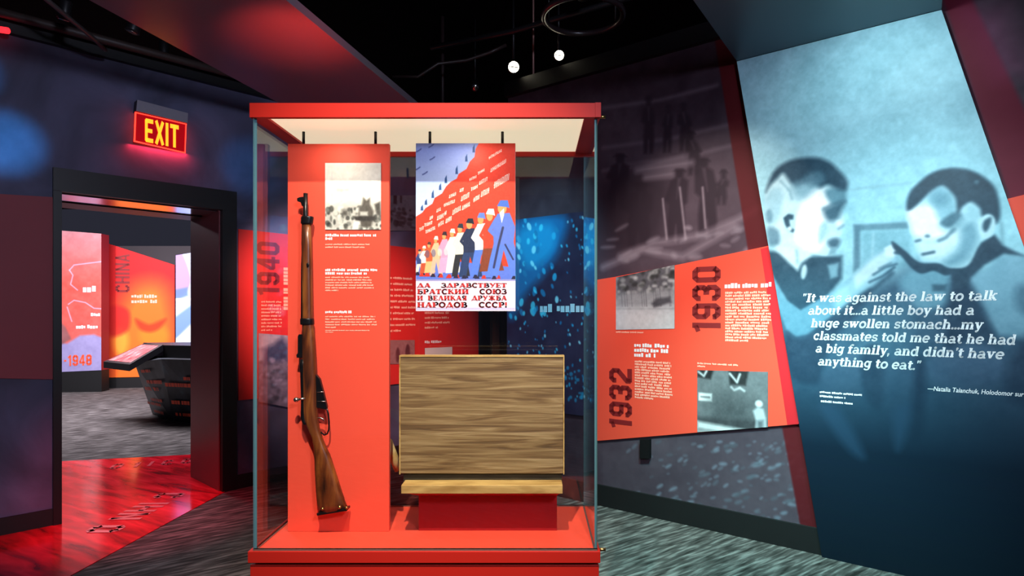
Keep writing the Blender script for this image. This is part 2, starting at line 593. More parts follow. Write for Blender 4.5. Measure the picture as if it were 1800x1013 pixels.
SLAB = {
    'a': (1.12, [([(0.8, 0.0), (0.8, 0.68)] , SW), (arc(0.48, 0.68, 0.32, 0.26, 0, 155), TW), (arc(0.46, 0.28, 0.31, 0.23, 0, 360), 0.17), ([(0.8, 0.065), (1.08, 0.065)], 0.13)]),
    'b': (1.15, [([(0.27, 0), (0.27, 1.42)], SW), half(0.27, 1.36), (arc(0.62, 0.5, 0.35, 0.44, 0, 360), 0.19)]),
    'c': (1.05, [(arc(0.57, 0.5, 0.4, 0.44, 45, 320), 0.19), (arc(0.8, 0.72, 0.05, 0.05, 0, 360), 0.16)]),
    'd': (1.2, [(arc(0.5, 0.5, 0.35, 0.44, 0, 360), 0.19), ([(0.86, 0), (0.86, 1.42)], SW), half(0.86, 1.36), ([(0.86, 0.065), (1.12, 0.065)], 0.13)]),
    'e': (1.1, [(arc(0.56, 0.5, 0.4, 0.44, 0, 318), 0.19), ([(0.18, 0.5), (0.98, 0.5)], 0.12)]),
    'f': (0.78, [([(0.36, 0), (0.36, 1.1)], SW), (arc(0.6, 1.1, 0.24, 0.28, 180, 40), 0.16), ([(0.06, 0.94), (0.72, 0.94)], 0.13), foot(0.38, 0.29)]),
    'g': (1.15, [(arc(0.5, 0.54, 0.34, 0.4, 0, 360), 0.18), ([(0.85, 1.0), (0.85, -0.1)], SW), (arc(0.5, -0.12, 0.35, 0.24, 0, -160), 0.15), ([(0.85, 0.94), (1.1, 0.94)], 0.13)]),
    'h': (1.2, [([(0.27, 0), (0.27, 1.42)], SW), half(0.27, 1.36), (arc(0.58, 0.66, 0.3, 0.28, 180, 0), 0.16), ([(0.88, 0), (0.88, 0.66)], SW), foot(0.27), foot(0.88)]),
    'i': (0.66, [([(0.34, 0), (0.34, 1.0)], SW), half(0.34, 0.94), foot(0.34, 0.28), (arc(0.35, 1.3, 0.05, 0.05, 0, 360), 0.19)]),
    'k': (1.15, [([(0.27, 0), (0.27, 1.42)], SW), half(0.27, 1.36), foot(0.27), ([(0.3, 0.42), (0.82, 0.94)], 0.14), ([(0.5, 0.6), (0.88, 0.06)], 0.22), foot(0.9, 0.2), foot(0.84, 0.22, 0.94)]),
    'l': (0.66, [([(0.34, 0), (0.34, 1.42)], SW), half(0.34, 1.36), foot(0.34, 0.28)]),
    'm': (1.75, [([(0.27, 0), (0.27, 1.0)], SW), half(0.27, 0.94), (arc(0.57, 0.66, 0.29, 0.28, 180, 0), 0.16), ([(0.86, 0), (0.86, 0.66)], SW), (arc(1.16, 0.66, 0.29, 0.28, 180, 0), 0.16), ([(1.45, 0), (1.45, 0.66)], SW), foot(0.27), foot(0.86, 0.2), foot(1.45)]),
    'n': (1.2, [([(0.27, 0), (0.27, 1.0)], SW), half(0.27, 0.94), (arc(0.58, 0.66, 0.3, 0.28, 180, 0), 0.16), ([(0.88, 0), (0.88, 0.66)], SW), foot(0.27), foot(0.88)]),
    'o': (1.1, [(arc(0.55, 0.5, 0.4, 0.44, 0, 360, 20), 0.2)]),
    's': (0.98, [(arc(0.5, 0.72, 0.3, 0.22, 30, 270), 0.17), (arc(0.5, 0.28, 0.32, 0.22, 90, -150), 0.17), ([(0.8, 0.98), (0.8, 0.72)], 0.12), ([(0.18, 0.02), (0.18, 0.3)], 0.12)]),
    't': (0.78, [([(0.34, 0.25), (0.34, 1.3)], SW), (arc(0.56, 0.28, 0.22, 0.24, 180, 330), 0.15), ([(0.04, 0.94), (0.72, 0.94)], 0.13)]),
    'u': (1.2, [([(0.27, 1.0), (0.27, 0.34)], SW), half(0.27, 0.94), (arc(0.57, 0.34, 0.3, 0.28, 180, 360), 0.16), ([(0.87, 1.0), (0.87, 0)], SW), half(0.87, 0.94), ([(0.87, 0.065), (1.12, 0.065)], 0.13)]),
    'v': (1.12, [([(0.25, 0.95), (0.56, 0.05)], 0.22), ([(0.56, 0.05), (0.88, 0.95)], 0.13), foot(0.25, 0.24, 0.94), foot(0.88, 0.2, 0.94)]),
    'w': (1.6, [([(0.25, 0.95), (0.5, 0.05)], 0.22), ([(0.5, 0.05), (0.8, 0.95)], 0.13), ([(0.8, 0.95), (1.05, 0.05)], 0.22), ([(1.05, 0.05), (1.36, 0.95)], 0.13), foot(0.25, 0.22, 0.94), foot(0.8, 0.2, 0.94), foot(1.36, 0.2, 0.94)]),
    'y': (1.12, [([(0.25, 0.95), (0.58, 0.1)], 0.22), ([(0.9, 0.95), (0.5, -0.28)], 0.14), (arc(0.38, -0.28, 0.06, 0.05, 0, 360), 0.15), foot(0.25, 0.24, 0.94), foot(0.9, 0.2, 0.94)]),
    'I': (0.8, [([(0.4, 0), (0.4, 1.4)], 0.27), foot(0.4, 0.34), foot(0.4, 0.34, 1.34)]),
    '.': (0.42, [(arc(0.2, 0.1, 0.04, 0.04, 0, 360), 0.17)]),
    ',': (0.46, [(arc(0.2, 0.1, 0.04, 0.04, 0, 360), 0.17), ([(0.24, 0.1), (0.12, -0.24)], 0.11)]),
    "'": (0.4, [(arc(0.2, 1.3, 0.04, 0.04, 0, 360), 0.16), ([(0.24, 1.3), (0.14, 1.0)], 0.1)]),
    '"': (0.74, [(arc(0.2, 1.3, 0.04, 0.04, 0, 360), 0.16), ([(0.24, 1.3), (0.14, 1.02)], 0.1), (arc(0.5, 1.3, 0.04, 0.04, 0, 360), 0.16), ([(0.54, 1.3), (0.44, 1.02)], 0.1)]),
    ' ': (0.55, []),
}

VS, HS = 0.25, 0.1


def st(x, y0=0.0, y1=1.0, w0=VS, serif=True):
    r = [([(x, y0), (x, y1)], w0)]
    if serif:
        r += [([(x - 0.22, 0.04), (x + 0.22, 0.04)], 0.08), ([(x - 0.22, 0.96), (x + 0.22, 0.96)], 0.08)]
    return r


CYR = {
    'А': (1.0, [([(0.18, 0.03), (0.5, 1.0)], 0.1), ([(0.5, 1.0), (0.82, 0.03)], VS), ([(0.3, 0.3), (0.7, 0.3)], HS), ([(0.02, 0.04), (0.34, 0.04)], 0.08), ([(0.62, 0.04), (0.98, 0.04)], 0.08)]),
    'Б': (0.86, st(0.25) + [([(0.25, 0.95), (0.78, 0.95)], HS), ([(0.76, 0.96), (0.76, 0.76)], 0.08), (arc(0.42, 0.3, 0.34, 0.27, 90, -90), 0.17), ([(0.25, 0.57), (0.42, 0.57)], HS), ([(0.25, 0.04), (0.42, 0.04)], HS)]),
    'В': (0.88, st(0.25) + [(arc(0.42, 0.75, 0.28, 0.21, 90, -90), 0.15), (arc(0.44, 0.28, 0.34, 0.24, 90, -90), 0.17), ([(0.25, 0.53), (0.44, 0.53)], 0.08), ([(0.25, 0.04), (0.44, 0.04)], 0.08), ([(0.25, 0.96), (0.42, 0.96)], 0.08)]),
    'Д': (1.02, [([(0.2, 0.1), (0.5, 1.0)], 0.1), ([(0.5, 1.0), (0.82, 0.1)], VS), ([(0.04, 0.1), (0.98, 0.1)], HS), ([(0.08, 0.1), (0.08, -0.14)], 0.1), ([(0.94, 0.1), (0.94, -0.14)], 0.1)]),
    'Е': (0.84, st(0.25) + [([(0.25, 0.95), (0.76, 0.95)], HS), ([(0.25, 0.5), (0.6, 0.5)], HS), ([(0.25, 0.05), (0.76, 0.05)], HS), ([(0.75, 0.98), (0.75, 0.76)], 0.08), ([(0.75, 0.02), (0.75, 0.26)], 0.08), ([(0.58, 0.38), (0.58, 0.62)], 0.08)]),
    'Ж': (1.35, st(0.67) + [([(0.2, 0.95), (0.6, 0.5)], 0.14), ([(0.6, 0.5), (0.18, 0.05)], 0.2), ([(1.14, 0.95), (0.74, 0.5)], 0.14), ([(0.74, 0.5), (1.16, 0.05)], 0.2)]),
    'З': (0.82, [(arc(0.38, 0.74, 0.28, 0.22, 150, -90), 0.15), (arc(0.38, 0.28, 0.34, 0.24, 90, -155), 0.17)]),
    'И': (1.05, st(0.25) + st(0.8) + [([(0.27, 0.1), (0.78, 0.9)], 0.09)]),
    'Й': (1.05, st(0.25) + st(0.8) + [([(0.27, 0.1), (0.78, 0.9)], 0.09), (arc(0.52, 1.2, 0.16, 0.1, 180, 360), 0.08)]),
    'К': (0.98, st(0.25) + [([(0.3, 0.5), (0.78, 0.95)], 0.1), ([(0.44, 0.6), (0.82, 0.05)], 0.22), ([(0.64, 0.04), (0.98, 0.04)], 0.08)]),
    'Л': (1.0, [([(0.2, 0.05), (0.48, 1.0)], 0.1), ([(0.5, 1.0), (0.8, 0.03)], VS), ([(0.02, 0.04), (0.34, 0.04)], 0.08), ([(0.6, 0.04), (0.98, 0.04)], 0.08)]),
    'Н': (1.05, st(0.25) + st(0.8) + [([(0.25, 0.5), (0.8, 0.5)], HS)]),
    'О': (0.98, [(arc(0.49, 0.5, 0.35, 0.46, 0, 360, 20), 0.19)]),
    'Р': (0.84, st(0.25) + [(arc(0.44, 0.72, 0.3, 0.24, 90, -90), 0.17), ([(0.25, 0.96), (0.44, 0.96)], 0.08), ([(0.25, 0.48), (0.44, 0.48)], 0.08)]),
    'С': (0.88, [(arc(0.49, 0.5, 0.35, 0.46, 45, 315, 18), 0.19), ([(0.76, 0.98), (0.76, 0.7)], 0.08)]),
    'Т': (0.84, st(0.42) + [([(0.06, 0.95), (0.78, 0.95)], HS), ([(0.08, 0.98), (0.08, 0.74)], 0.08), ([(0.76, 0.98), (0.76, 0.74)], 0.08)]),
    'У': (0.9, [([(0.18, 0.95), (0.5, 0.42)], 0.22), ([(0.78, 0.95), (0.4, 0.06)], 0.12), ([(0.02, 0.96), (0.36, 0.96)], 0.08), ([(0.64, 0.96), (0.92, 0.96)], 0.08), ([(0.4, 0.06), (0.2, 0.06)], 0.12)]),
    'Ю': (1.3, st(0.25) + [([(0.25, 0.5), (0.6, 0.5)], HS), (arc(0.86, 0.5, 0.32, 0.46, 0, 360, 20), 0.19)]),
    'Я': (0.9, st(0.64) + [(arc(0.46, 0.72, 0.3, 0.24, 90, 270), 0.17), ([(0.46, 0.96), (0.64, 0.96)], 0.08), ([(0.46, 0.48), (0.64, 0.48)], 0.08), ([(0.5, 0.46), (0.22, 0.05)], 0.18)]),
    '!': (0.4, [([(0.2, 0.34), (0.2, 1.0)], 0.2), (arc(0.2, 0.1, 0.04, 0.04, 0, 360), 0.14)]),
    ' ': (0.75, []),
}

B = 0.2
BLOCK = {
    '0': (0.72, [([(0.1, 0.2), (0.1, 0.8), (0.2, 0.9), (0.42, 0.9), (0.52, 0.8), (0.52, 0.2), (0.42, 0.1), (0.2, 0.1), (0.1, 0.2)], B)]),
    '1': (0.56, [([(0.32, 0), (0.32, 1)], B), ([(0.32, 0.88), (0.08, 0.78)], 0.16)]),
    '2': (0.72, [([(0.1, 0.68), (0.1, 0.8), (0.2, 0.9), (0.42, 0.9), (0.52, 0.8), (0.52, 0.6), (0.1, 0.22), (0.1, 0.1), (0.62, 0.1)], B)]),
    '3': (0.72, [([(0.1, 0.7), (0.1, 0.8), (0.2, 0.9), (0.42, 0.9), (0.52, 0.8), (0.52, 0.6), (0.42, 0.5), (0.24, 0.5)], B), ([(0.42, 0.5), (0.52, 0.4), (0.52, 0.2), (0.42, 0.1), (0.2, 0.1), (0.1, 0.2), (0.1, 0.3)], B)]),
    '4': (0.74, [([(0.44, 0), (0.44, 1)], B), ([(0.4, 0.95), (0.1, 0.4), (0.1, 0.28), (0.66, 0.28)], 0.17)]),
    '8': (0.72, [([(0.2, 0.5), (0.1, 0.6), (0.1, 0.8), (0.2, 0.9), (0.42, 0.9), (0.52, 0.8), (0.52, 0.6), (0.42, 0.5), (0.2, 0.5), (0.1, 0.4), (0.1, 0.2), (0.2, 0.1), (0.42, 0.1), (0.52, 0.2), (0.52, 0.4), (0.42, 0.5)], B)]),
    '9': (0.72, [([(0.52, 0.46), (0.2, 0.46), (0.1, 0.56), (0.1, 0.8), (0.2, 0.9), (0.42, 0.9), (0.52, 0.8), (0.52, 0.2), (0.42, 0.1), (0.2, 0.1), (0.1, 0.2), (0.1, 0.28)], B)]),
    'E': (0.66, [([(0.56, 0.91), (0.1, 0.91), (0.1, 0.09), (0.56, 0.09)], 0.18), ([(0.1, 0.5), (0.5, 0.5)], 0.17)]),
    'X': (0.74, [([(0.1, 0.0), (0.56, 1.0)], 0.18), ([(0.1, 1.0), (0.56, 0.0)], 0.18)]),
    'I': (0.32, [([(0.1, 0), (0.1, 1)], 0.19)]),
    'T': (0.66, [([(0.0, 0.91), (0.6, 0.91)], 0.18), ([(0.3, 0), (0.3, 1)], 0.19)]),
    'C': (0.72, [([(0.52, 0.68), (0.52, 0.8), (0.42, 0.9), (0.2, 0.9), (0.1, 0.8), (0.1, 0.2), (0.2, 0.1), (0.42, 0.1), (0.52, 0.2), (0.52, 0.32)], 0.19)]),
    'H': (0.74, [([(0.1, 0), (0.1, 1)], 0.19), ([(0.54, 0), (0.54, 1)], 0.19), ([(0.1, 0.5), (0.54, 0.5)], 0.17)]),
    'N': (0.76, [([(0.1, 0), (0.1, 1)], 0.18), ([(0.56, 0), (0.56, 1)], 0.18), ([(0.1, 0.95), (0.56, 0.05)], 0.17)]),
    'A': (0.74, [([(0.07, 0), (0.32, 1)], 0.17), ([(0.32, 1), (0.57, 0)], 0.17), ([(0.16, 0.28), (0.48, 0.28)], 0.14)]),
    '-': (0.4, [([(0.05, 0.5), (0.3, 0.5)], 0.16)]),
    ' ': (0.4, []),
}


def quads_of(font, text, slant=0.0):
    out, x = [], 0.0
    heavy = 1.42 if font is SLAB else (1.22 if font is CYR else 1.0)
    for ch in text:
        wd, strokes = font[ch]
        for pts, t in strokes:
            t = t * heavy
            n = len(pts)
            closed = n > 2 and math.dist(pts[0], pts[-1]) < 1e-4
            for i in range(n - 1):
                (ax, ay), (bx, by) = pts[i], pts[i + 1]
                L = math.hypot(bx - ax, by - ay)
                if L < 1e-6:
                    continue
                dx, dy = (bx - ax) / L, (by - ay) / L
                e0 = t * 0.22 if (i > 0 or closed) else 0
                e1 = t * 0.22 if (i < n - 2 or closed) else 0
                ax, ay, bx, by = ax - dx * e0, ay - dy * e0, bx + dx * e1, by + dy * e1
                nx, ny = -dy * t / 2, dx * t / 2
                q = [(ax + nx, ay + ny), (ax - nx, ay - ny), (bx - nx, by - ny), (bx + nx, by + ny)]
                out.append([(x + a + slant * b, b) for a, b in q])
        x += wd
    return out, x


def letters(name, fr, jobs, m, parent, d):
    """jobs: (font, text, slant, place) ; place maps glyph units (gx, gy, total width) to (u, v)"""
    bm = bmesh.new()
    for font, text, slant, place in jobs:
        qs, W = quads_of(font, text, slant)
        for q in qs:
            vs = [bm.verts.new(fr.pt(*place(a, b, W), d)) for a, b in q]
            f = bm.faces.new(vs)
            f.normal_update()
            if f.normal.dot(fr.N) < 0:
                f.normal_flip()
    return done(name, bm, m, parent)


def level(p0, p1, h):
    """level line of writing from p0 (baseline start) to p1's u, letter unit height h"""
    return lambda gx, gy, W: (p0[0] + (p1[0] - p0[0]) * gx / W, p0[1] + (p1[1] - p0[1]) * gx / W + gy * h)


def upright(ur, ul, vb, vt):
    """writing turned a quarter: reads upward, letter tops to the left"""
    return lambda gx, gy, W: (ur + (ul - ur) * gy, vb + (vt - vb) * gx / W)


def text_lines(name, fr, lines, m, parent, d, fill=0.62):
    """small unreadable copy: each line (u0, u1, v, h) becomes word-length dashes of letter-wide ticks"""
    bm = bmesh.new()
    for u0, u1, v, h in lines:
        u = u0
        while u < u1:
            wl = random.uniform(2.0, 6.5) * h * 0.8
            e = min(u + wl, u1)
            c = u
            while c < e - 0.2 * h:
                cw = h * random.uniform(0.42, 0.62)
                lo = random.choice((0, 0, 0, 0.12))
                hi = random.choice((0.75, 0.75, 1.0, 0.9))
                p = [(c, v + lo * h), (min(c + cw, e), v + lo * h), (min(c + cw, e), v + hi * h * fill / 0.62 * 0.8), (c, v + hi * h * fill / 0.62 * 0.8)]
                bm.faces.new([bm.verts.new(fr.pt(a, b, d)) for a, b in p])
                c += cw * 1.25
            u = e + 0.45 * h
    for f in bm.faces:
        f.normal_update()
        if f.normal.dot(fr.N) < 0:
            f.normal_flip()
    return done(name, bm, m, parent)


def lines_px(fr, x0, x1, y0, y1, n, h, ragged=0.12, last=0.5):
    """n lines of copy between two heights seen at (x0, y0) .. (x0, y1)"""
    out = []
    u0, va = fr.uv(x0, y0)
    _, vb = fr.uv(x0, y1)
    u1, _ = fr.uv(x1, y0)
    for k in range(n):
        f = k / max(n - 1, 1)
        e = u0 + (u1 - u0) * ((1 - random.random() * ragged) if k < n - 1 or n == 1 else last)
        out.append((u0, e, va + (vb - va) * f, h))
    return out


def plain_text(name, fr, text, p0, width, h, m, parent, d, shear=0.0):
    cu = bpy.data.curves.new(name, 'FONT')
    cu.body = text
    cu.size = 1.0
    cu.shear = shear
    cu.offset = 0.012
    o = bpy.data.objects.new(name, cu)
    C.objects.link(o)
    dg = bpy.context.evaluated_depsgraph_get()
    me = bpy.data.meshes.new_from_object(o.evaluated_get(dg))
    bpy.data.objects.remove(o)
    xs = [v.co.x for v in me.vertices]
    sx = width / max(xs)
    for v in me.vertices:
        v.co = fr.pt(p0[0] + v.co.x * sx, p0[1] + v.co.y * h, d)
    me.materials.clear()
    return link(name, me, m, parent)


# ================================================================== THE SETTING
prism_world('floor', [(-14, -3, -0.1), (6, -3, -0.1), (6, 16, -0.1), (-14, 16, -0.1)], (0, 0, 0.1), M['carpet'])['kind'] = 'structure'
prism_world('ceiling', [(-14, -3, 4.1), (6, -3, 4.1), (6, 16, 4.1), (-14, 16, 4.1)], (0, 0, 0.1), M['ceil'])['kind'] = 'structure'

TH = 0.66
sL0 = WL.uv(106, 500)[0]
sL1 = WL.uv(389, 500)[0]
sLe = WL.uv(842, 500)[0]
ZH = 2.285
WALLH = 3.3
bm = bmesh.new()


def wbox(bm, fr, u0, u1, v0, v1, d0, d1):
    a = [bm.verts.new(fr.pt(u, v, d0)) for u, v in ((u0, v0), (u1, v0), (u1, v1), (u0, v1))]
    b = [bm.verts.new(fr.pt(u, v, d1)) for u, v in ((u0, v0), (u1, v0), (u1, v1), (u0, v1))]
    for q in ((a[3], a[2], a[1], a[0]), b, (a[0], a[1], b[1], b[0]), (a[1], a[2], b[2], b[1]), (a[2], a[3], b[3], b[2]), (a[3], a[0], b[0], b[3])):
        bm.faces.new(q)


wbox(bm, WL, -3.0, sL0, 0, WALLH, -TH, 0)
wbox(bm, WL, sL1, sLe, 0, WALLH, -TH, 0)
wbox(bm, WL, sL0, sL1, ZH, WALLH, -TH, 0)
bmesh.ops.recalc_face_normals(bm, faces=list(bm.faces))
done('wall_left', bm, M['wall_l'])['kind'] = 'structure'

# doorway lining and black frame
bm = bmesh.new()
wbox(bm, WL, sL1 - 0.012, sL1, 0, ZH, -TH - 0.01, -0.02)
bmesh.ops.recalc_face_normals(bm, faces=list(bm.faces))
dr = done('door_1', bm, M['jamb'])
dr['kind'] = 'structure'
bm = bmesh.new()
wbox(bm, WL, sL0, sL1, ZH - 0.012, ZH, -TH * 0.6, -0.05)
bmesh.ops.recalc_face_normals(bm, faces=list(bm.faces))
done('lintel_lining', bm, M['lintel'], dr)
bm = bmesh.new()
so0, so1 = WL.uv(92, 500)[0], WL.uv(414, 500)[0]
wbox(bm, WL, so0, sL0 + 0.004, 0, ZH, -TH - 0.02, 0.03)
wbox(bm, WL, sL1 - 0.002, so1, 0, ZH, -0.03, 0.03)
wbox(bm, WL, so0, so1, ZH - 0.004, 2.44, -0.02, 0.03)
wbox(bm, WL, sL0, sL1, ZH - 0.02, ZH + 0.01, -TH - 0.02, -TH * 0.6)
bmesh.ops.recalc_face_normals(bm, faces=list(bm.faces))
done('door_frame', bm, M['trim'], dr)

for i, (a, b) in enumerate(((-3.0, so0), (so1, sLe))):
    bm = bmesh.new()
    wbox(bm, WL, a, b, 0, 0.115, 0, 0.018)
    bmesh.ops.recalc_face_normals(bm, faces=list(bm.faces))
    done('baseboard_left' if i == 0 else 'baseboard_left_rear', bm, M['base'])['kind'] = 'structure'
bm = bmesh.new()
wbox(bm, WL, -3.0, sLe, WALLH - 0.03, WALLH + 0.09, -0.05, 0.05)
bmesh.ops.recalc_face_normals(bm, faces=list(bm.faces))
done('trim_1', bm, M['trim'])['kind'] = 'structure'

# right wall with its printed mural
uE = WR.uv(893, 500)[0]
RB = (-1.0, 0.0, 4.2, 3.3)
cv = Cv(RB, 160, (58, 44, 54))
cv.T = WR.uv
cv.ref = (1200, 500)
cv.noise(16, 60)
cv.noise(10, 12)
cv.poly([(1055, 250), (1300, 200), (1360, 470), (1055, 500)], (92, 78, 88), 40, 0.5)
for (x0, y0, x1, y1) in ((1060, 190, 1260, 150), (1060, 260, 1300, 215), (1100, 290, 1310, 250), (1060, 300, 1200, 275)):
    cv.stroke([(x0, y0), ((x0 + x1) / 2, (y0 + y1) / 2 + 6), (x1, y1)], 4, (120, 106, 116), 6, 0.6)
for (x, y, h, wd, ln) in ((1140, 172, 98, 24, 0), (1173, 186, 82, 20, 2), (1204, 182, 84, 26, -3), (1086, 272, 96, 40, 4), (1220, 232, 76, 28, -5), (1188, 298, 128, 40, 6), (1243, 280, 140, 42, -6), (1122, 322, 110, 52, 5), (1268, 300, 60, 24, 4)):
    c1, a1_ = (40, 28, 38), 0.85
    cv.ell(x + ln, y + 7, wd * 0.19, 8, c1, 4, a1_)
    cv.poly([(x + ln - wd * .3, y + 4), (x + ln + wd * .3, y + 4), (x + ln + wd * .16, y - 2), (x + ln - wd * .16, y - 2)], c1, 3, a1_)
    cv.poly([(x + ln - wd * .1, y + 13), (x + ln + wd * .12, y + 13), (x + ln + wd * .4, y + 20), (x + wd * .5, y + h * .45), (x + wd * .36, y + h * .5), (x + wd * .42, y + h * .78), (x + wd * .3, y + h), (x + wd * .08, y + h), (x, y + h * .76), (x - wd * .12, y + h), (x - wd * .34, y + h), (x - wd * .38, y + h * .7), (x - wd * .3, y + h * .48), (x - wd * .52, y + h * .42), (x + ln - wd * .38, y + 20)], c1, 4, a1_)
    cv.poly([(x + ln - wd * .06, y + 16), (x + ln + wd * .06, y + 16), (x + wd * .02, y + h * .4)], (96, 82, 92), 4, 0.5)
cv.poly([(1060, 330), (1120, 300), (1180, 330), (1150, 430), (1060, 440)], (42, 30, 40), 25, 0.8, True)
for pts in ([(1195, 330), (1205, 420)], [(1235, 330), (1240, 400)], [(1165, 350), (1172, 420)]):
    cv.stroke(pts, 3, (160, 146, 154), 3, 0.8)
for pts in ([(1090, 450), (1150, 428), (1230, 415), (1300, 385), (1360, 350)], [(1060, 470), (1130, 440), (1200, 452), (1290, 400)], [(1120, 300), (1170, 292), (1215, 286)], [(1135, 312), (1180, 306)]):
    cv.stroke(pts, 8, (146, 132, 142), 9, 0.7)
for k in range(26):
    cv.ell(random.uniform(1060, 1320), random.uniform(400, 470), random.uniform(4, 14), random.uniform(2, 6), (150, 138, 148), 5, 0.5, random.uniform(-40, 10))
for k in range(230):                                     # pale specks low on the wall
    a = random.random()
    x = 1100 + 320 * (a ** 0.6)
    y = random.uniform(775, 940)
    s_ = random.uniform(1.0, 4.2)
    g_ = random.uniform(70, 150)
    cv.ell(x, y, s_ * 1.7, s_ * 0.8, (g_ * 0.86, g_ * 0.98, g_ * 1.12), 3, 0.75, random.uniform(-50, 10))
for k in range(60):
    cv.ell(random.uniform(1680, 1800), random.uniform(30, 330), random.uniform(6, 20), random.uniform(2, 8), (84, 66, 78), 8, 0.4, -30)
cv.poly([(1050, 765), (1440, 740), (1450, 985), (1050, 900)], (104, 100, 110), 20, 0.35)
for shadow_band in ([(1255, 60), (1290, 60), (1300, 110), (1356, 440), (1316, 446)], [(1375, 752), (1410, 740), (1450, 985), (1418, 985)]):
    cv.poly(shadow_band, (84, 8, 14), 2, 0.85)  # quote panel's cast shadow, painted dark red into the mural
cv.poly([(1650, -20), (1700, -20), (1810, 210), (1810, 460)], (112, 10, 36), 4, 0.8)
cv.poly([(1700, 20), (1760, 20), (1800, 120), (1760, 130)], (150, 70, 110), 30, 0.5)
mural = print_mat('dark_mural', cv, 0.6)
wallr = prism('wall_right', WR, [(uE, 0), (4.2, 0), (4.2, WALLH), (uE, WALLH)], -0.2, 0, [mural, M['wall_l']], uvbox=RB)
wallr['kind'] = 'structure'
bm = bmesh.new()
wbox(bm, WR, uE, 4.2, 0, 0.155, 0, 0.02)
bmesh.ops.recalc_face_normals(bm, faces=list(bm.faces))
done('baseboard_right', bm, M['base'])['kind'] = 'structure'
bm = bmesh.new()
wbox(bm, WR, uE, 4.2, WALLH - 0.04, WALLH + 0.08, -0.05, 0.05)
bmesh.ops.recalc_face_normals(bm, faces=list(bm.faces))
done('trim_2', bm, M['trim'])['kind'] = 'structure'

# passage behind the case and walls of the further room
prism_world('wall_back', [(-2.2, 8.9, 0), (2.6, 8.9, 0), (2.6, 9.1, 0), (-2.2, 9.1, 0)], (0, 0, 3.6), M['trim'])['kind'] = 'structure'
prism_world('wall_far', [(-13.5, 13.4, 0), (-2.2, 13.4, 0), (-2.2, 13.6, 0), (-13.5, 13.6, 0)], (0, 0, 2.88), mat('far_wall_grey', (82, 76, 80), 0.7, var=0.1, bscale=2))['kind'] = 'structure'
prism_world('baseboard_far', [(-13.5, 13.36, 0), (-2.2, 13.36, 0), (-2.2, 13.4, 0), (-13.5, 13.4, 0)], (0, 0, 0.15), M['base'])['kind'] = 'structure'
for i, (px, wd, c) in enumerate(((856, 0.06, 'trim'), (873, 0.05, 'brown'), (884, 0.04, 'trim'))):
    if c == 'brown':
        M['brown'] = mat('brown_post', (86, 52, 34), 0.5, var=0.2)
    p = at(px, 550, 7.6)
    o = boxo('post', (p.x - wd, 7.55, 0), (p.x + wd, 7.65, 3.2), M[c])
    tag(o, ['black post at left of the dark passage behind the case', 'brown post in the dark passage behind the case', 'black post beside the blue speckled board'][i], 'post', 'posts in the dark passage')

# ================================================================== LEFT WALL
fg = prism_world('floor_graphic', [fl(396, 865), fl(338, 838), fl(338, 800), fl(104, 812), fl(104, 905), fl(0, 938), fl(-140, 990), fl(-140, 1160), fl(130, 1010)], (0, 0, 0.004), M['vinyl'])
tag(fg, 'glossy red floor graphic running through the doorway', 'floor graphic')
FLR = Frame((0, 0, 0), (1, 0, 0), (0, 0, 1))
FLR.pt = lambda u, v, d=0.0: Vector((u, v, d))
a0, a1 = fl(205, 940), fl(335, 868)
dd = (a1 - a0)
nn = Vector((-dd.y, dd.x, 0)).normalized()
b0, b1 = fl(190, 826), fl(338, 815)
ee = b1 - b0
en = Vector((-ee.y, ee.x, 0)).normalized()
letters('lettering', FLR, [(BLOCK, 'C IHN 0', 0, lambda gx, gy, W: ((a1 - dd * gx / W - nn * (gy * 0.22 - 0.24)).x, (a1 - dd * gx / W - nn * (gy * 0.22 - 0.24)).y))], M['rose_ink'], fg, 0.0065)
letters('lettering', FLR, [(BLOCK, '0 1 I C 0', 0, lambda gx, gy, W: ((b0 + ee * gx / W + en * gy * 0.2).x, (b0 + ee * gx / W + en * gy * 0.2).y))], M['rose_ink'], fg, 0.0065)

band = prism('wall_band', WL, WL.uvs([(-60, 664), (92, 667), (92, 347), (-60, 338)]), 0, 0.012, [M['band'], M['band']])
tag(band, 'dull red board on the navy wall left of the doorway', 'wall panel')

# 1940 board, running on behind the case
board_poly = [(WL.uv(418, 704)), (sLe - 0.02, 0.74), (sLe - 0.02, 2.10), WL.uv(418, 403)]
lb = thing('timeline_panel', 'red timeline board marked 1940 on the wall behind the case', 'wall panel')
prism('board', WL, board_poly, 0, 0.014, [M['wall_red'], M['wall_red']], lb)
pa, pb = WL.uv(450, 521), WL.uv(490, 424)
letters('year_numeral', WL, [(BLOCK, '1940', 0, upright(pb[0], pa[0], pa[1], pb[1]))], M['dark_ink'], lb, 0.0155)
pa, pb = WL.uv(497, 545), WL.uv(507, 470)


